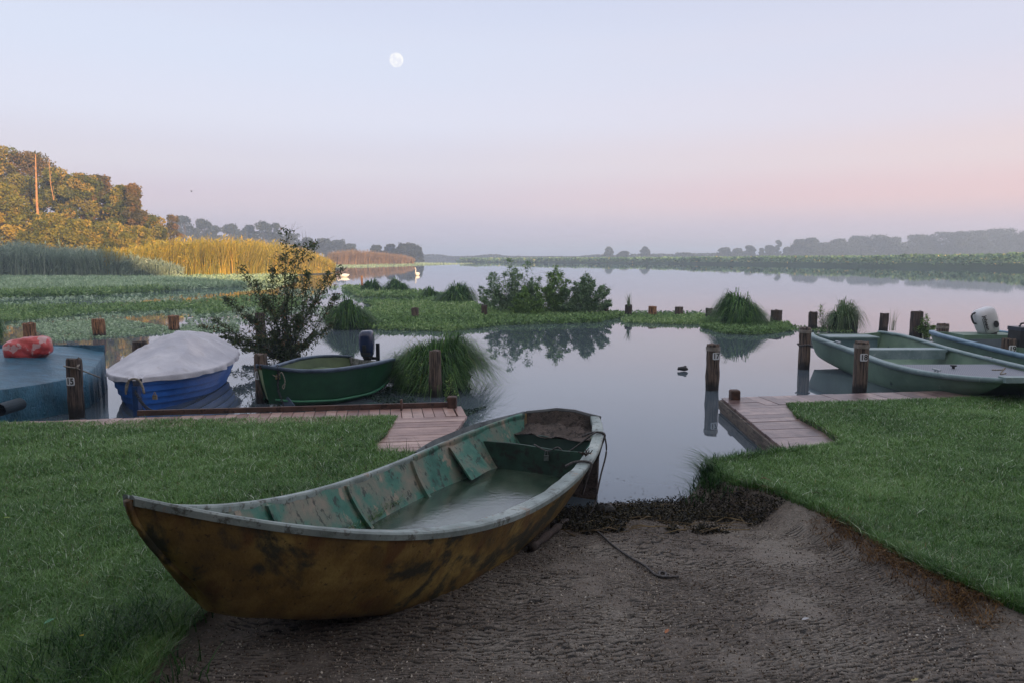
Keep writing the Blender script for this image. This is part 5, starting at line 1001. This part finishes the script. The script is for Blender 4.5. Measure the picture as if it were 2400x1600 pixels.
V, Fq = leafquads(W, .011, 1.5, up=(1, 0, 0), bias=.3); M_lit = leafmat('litter', [(0, (.03, .02, .015)), (.4, (.12, .075, .045)), (.8, (.25, .2, .15)), (1, (.5, .48, .44))], .7, 0); tag(npmesh('leaf_litter', V, Fq, M_lit, rnd=rng.random(len(W))), 'small bits of leaf and grit scattered on the slipway', kind='stuff')
def icop(c, r_): 
    out = []
    for a in (.3, 1.1, 1.9, 2.8): out.append([c+np.array([r_[0]*math.sin(a)*math.cos(b), r_[1]*math.sin(a)*math.sin(b), r_[2]*math.cos(a)]) for b in np.arange(6)*math.pi/3])
    return out
mb = MB()
for i in range(520):
    x = rng.uniform(-1.2, 2.6); y = rng.uniform(2.3, 5.0)
    if max(sdist(np.array([[x, y]]), LAWN_L)[0], sdist(np.array([[x, y]]), LAWN_R)[0]) > -.03: continue
    r0 = rng.uniform(.003, .010); mb.rings(icop(np.array([x, y, float(land([x], [y])[0])+r0*.3]), (r0, r0*rng.uniform(.6, 1), r0*.6)))
def grit_rows(n, size):
    x = rng.uniform(-1.9, 3.2, n); y = 1.9+3.4*rng.random(n)**1.3; P_ = np.column_stack([x, y]); ph, rd, mk = ridge(x, y)
    ok = (np.maximum(sdist(P_, LAWN_L), sdist(P_, LAWN_R)) < -.03) & (rng.random(n) < .15+.85*rd**2*mk); P_ = P_[ok]; rd = rd[ok]; mk = mk[ok]
    W = np.column_stack([P_, land(P_[:, 0], P_[:, 1])+(rd-.6)*mk*.011+rng.uniform(.0, .003, len(P_))]); V, Fq = leafquads(W, size*rng.choice([.7, 1, 1.6], len(W), p=[.5, .4, .1]), 1.5, up=(1, 0, 0), bias=.3); return V, Fq, W
M_grit = leafmat('grit', [(0, (.02, .014, .010)), (.3, (.13, .085, .055)), (.6, (.34, .28, .22)), (.9, (.60, .54, .46)), (1, (.85, .82, .76))], .7, 0)
V, Fq, W = grit_rows(210000, .0085); tag(npmesh('gravel', V, Fq, M_grit, rnd=np.clip(rng.random(len(W))*.8+.35*(vnoise(W[:, 0], W[:, 1], .5, 66)-.4), 0, 1)), 'coarse grit lying in wavy rows over the slipway', kind='stuff')
M_peb = leafmat('pebbles', [(0, (.06, .05, .045)), (.6, (.20, .17, .15)), (1, (.42, .38, .34))], .7, 0); tag(mb.build('pebbles', M_peb, smooth=True), 'small pebbles on the slipway', kind='stuff')
def leaf(label, px, py, s, colr, lift=.01, th=0.0):
    q = G(px, py, .3); zz = float(land([q[0]], [q[1]])[0]); q = G(px, py, zz+lift); mb = MB(); Rt = np.array(Matrix.Rotation(th, 3, 'Z')); pts = [(-1, 0, 0), (-.4, .35, .12), (.3, .38, .15), (1, 0, .05), (.3, -.38, .2), (-.4, -.35, .1)]
    mb.add([q+Rt@np.array(p)*s for p in pts]+[q+[0, 0, .02*s]], [(0, 1, 6), (1, 2, 6), (2, 3, 6), (3, 4, 6), (4, 5, 6), (5, 0, 6)]); return tag(mb.build('fallen_leaf', paint('leaf_paint', colr, tuple(c_*1.3 for c_ in colr), 9, .6, bump=0), loc=q), label, 'leaf', 'fallen leaves')
leaf('pale grey fallen leaf in the middle of the slipway', 1888, 1449, .022, (.4, .4, .42), th=.4); leaf('orange brown fallen leaf left of the middle of the slipway', 1563, 1478, .022, (.30, .10, .03), th=1); leaf('yellowish fallen leaf at the bottom of the slipway', 2146, 1592, .022, (.35, .30, .14), th=.2)
leaf('small yellow leaf in the lower left lawn', 193, 1488, .014, (.6, .42, .03), .05); leaf('yellow green leaf near the left edge of the lawn', 16, 1212, .022, (.25, .35, .05), .05); leaf('bright green leaf at the lower left of the lawn', 117, 1454, .03, (.10, .28, .16), .04, 1.2)
# drifting bits on the water
n = 60; P = np.column_stack([rng.normal(1480, 60, n), rng.uniform(1105, 1175, n)]); W = np.array([G(a, b, .004) for a, b in P]); V, Fq = leafquads(W, .018, 1.8, up=(1, 0, 0), bias=.5); V[:, 2] = .003+np.abs(V[:, 2]-.003)*.1; tag(npmesh('floating_debris', V, Fq, M_weed, rnd=rng.random(n)), 'dark leaf scraps floating near the slipway', kind='stuff')

# ------------------------------------------------------------------ render settings
sc.view_settings.view_transform = 'Standard'; sc.view_settings.look = 'None'; sc.view_settings.gamma = 1; sc.view_settings.exposure = 1.0
sc.render.engine = 'CYCLES'; cy = sc.cycles; cy.use_denoising = True; cy.max_bounces = 6; cy.diffuse_bounces = 2; cy.glossy_bounces = 3; cy.transmission_bounces = 2; cy.transparent_max_bounces = 8; cy.volume_bounces = 3
cy.caustics_reflective = False; cy.caustics_refractive = False; cy.sample_clamp_indirect = 4; cy.use_adaptive_sampling = False
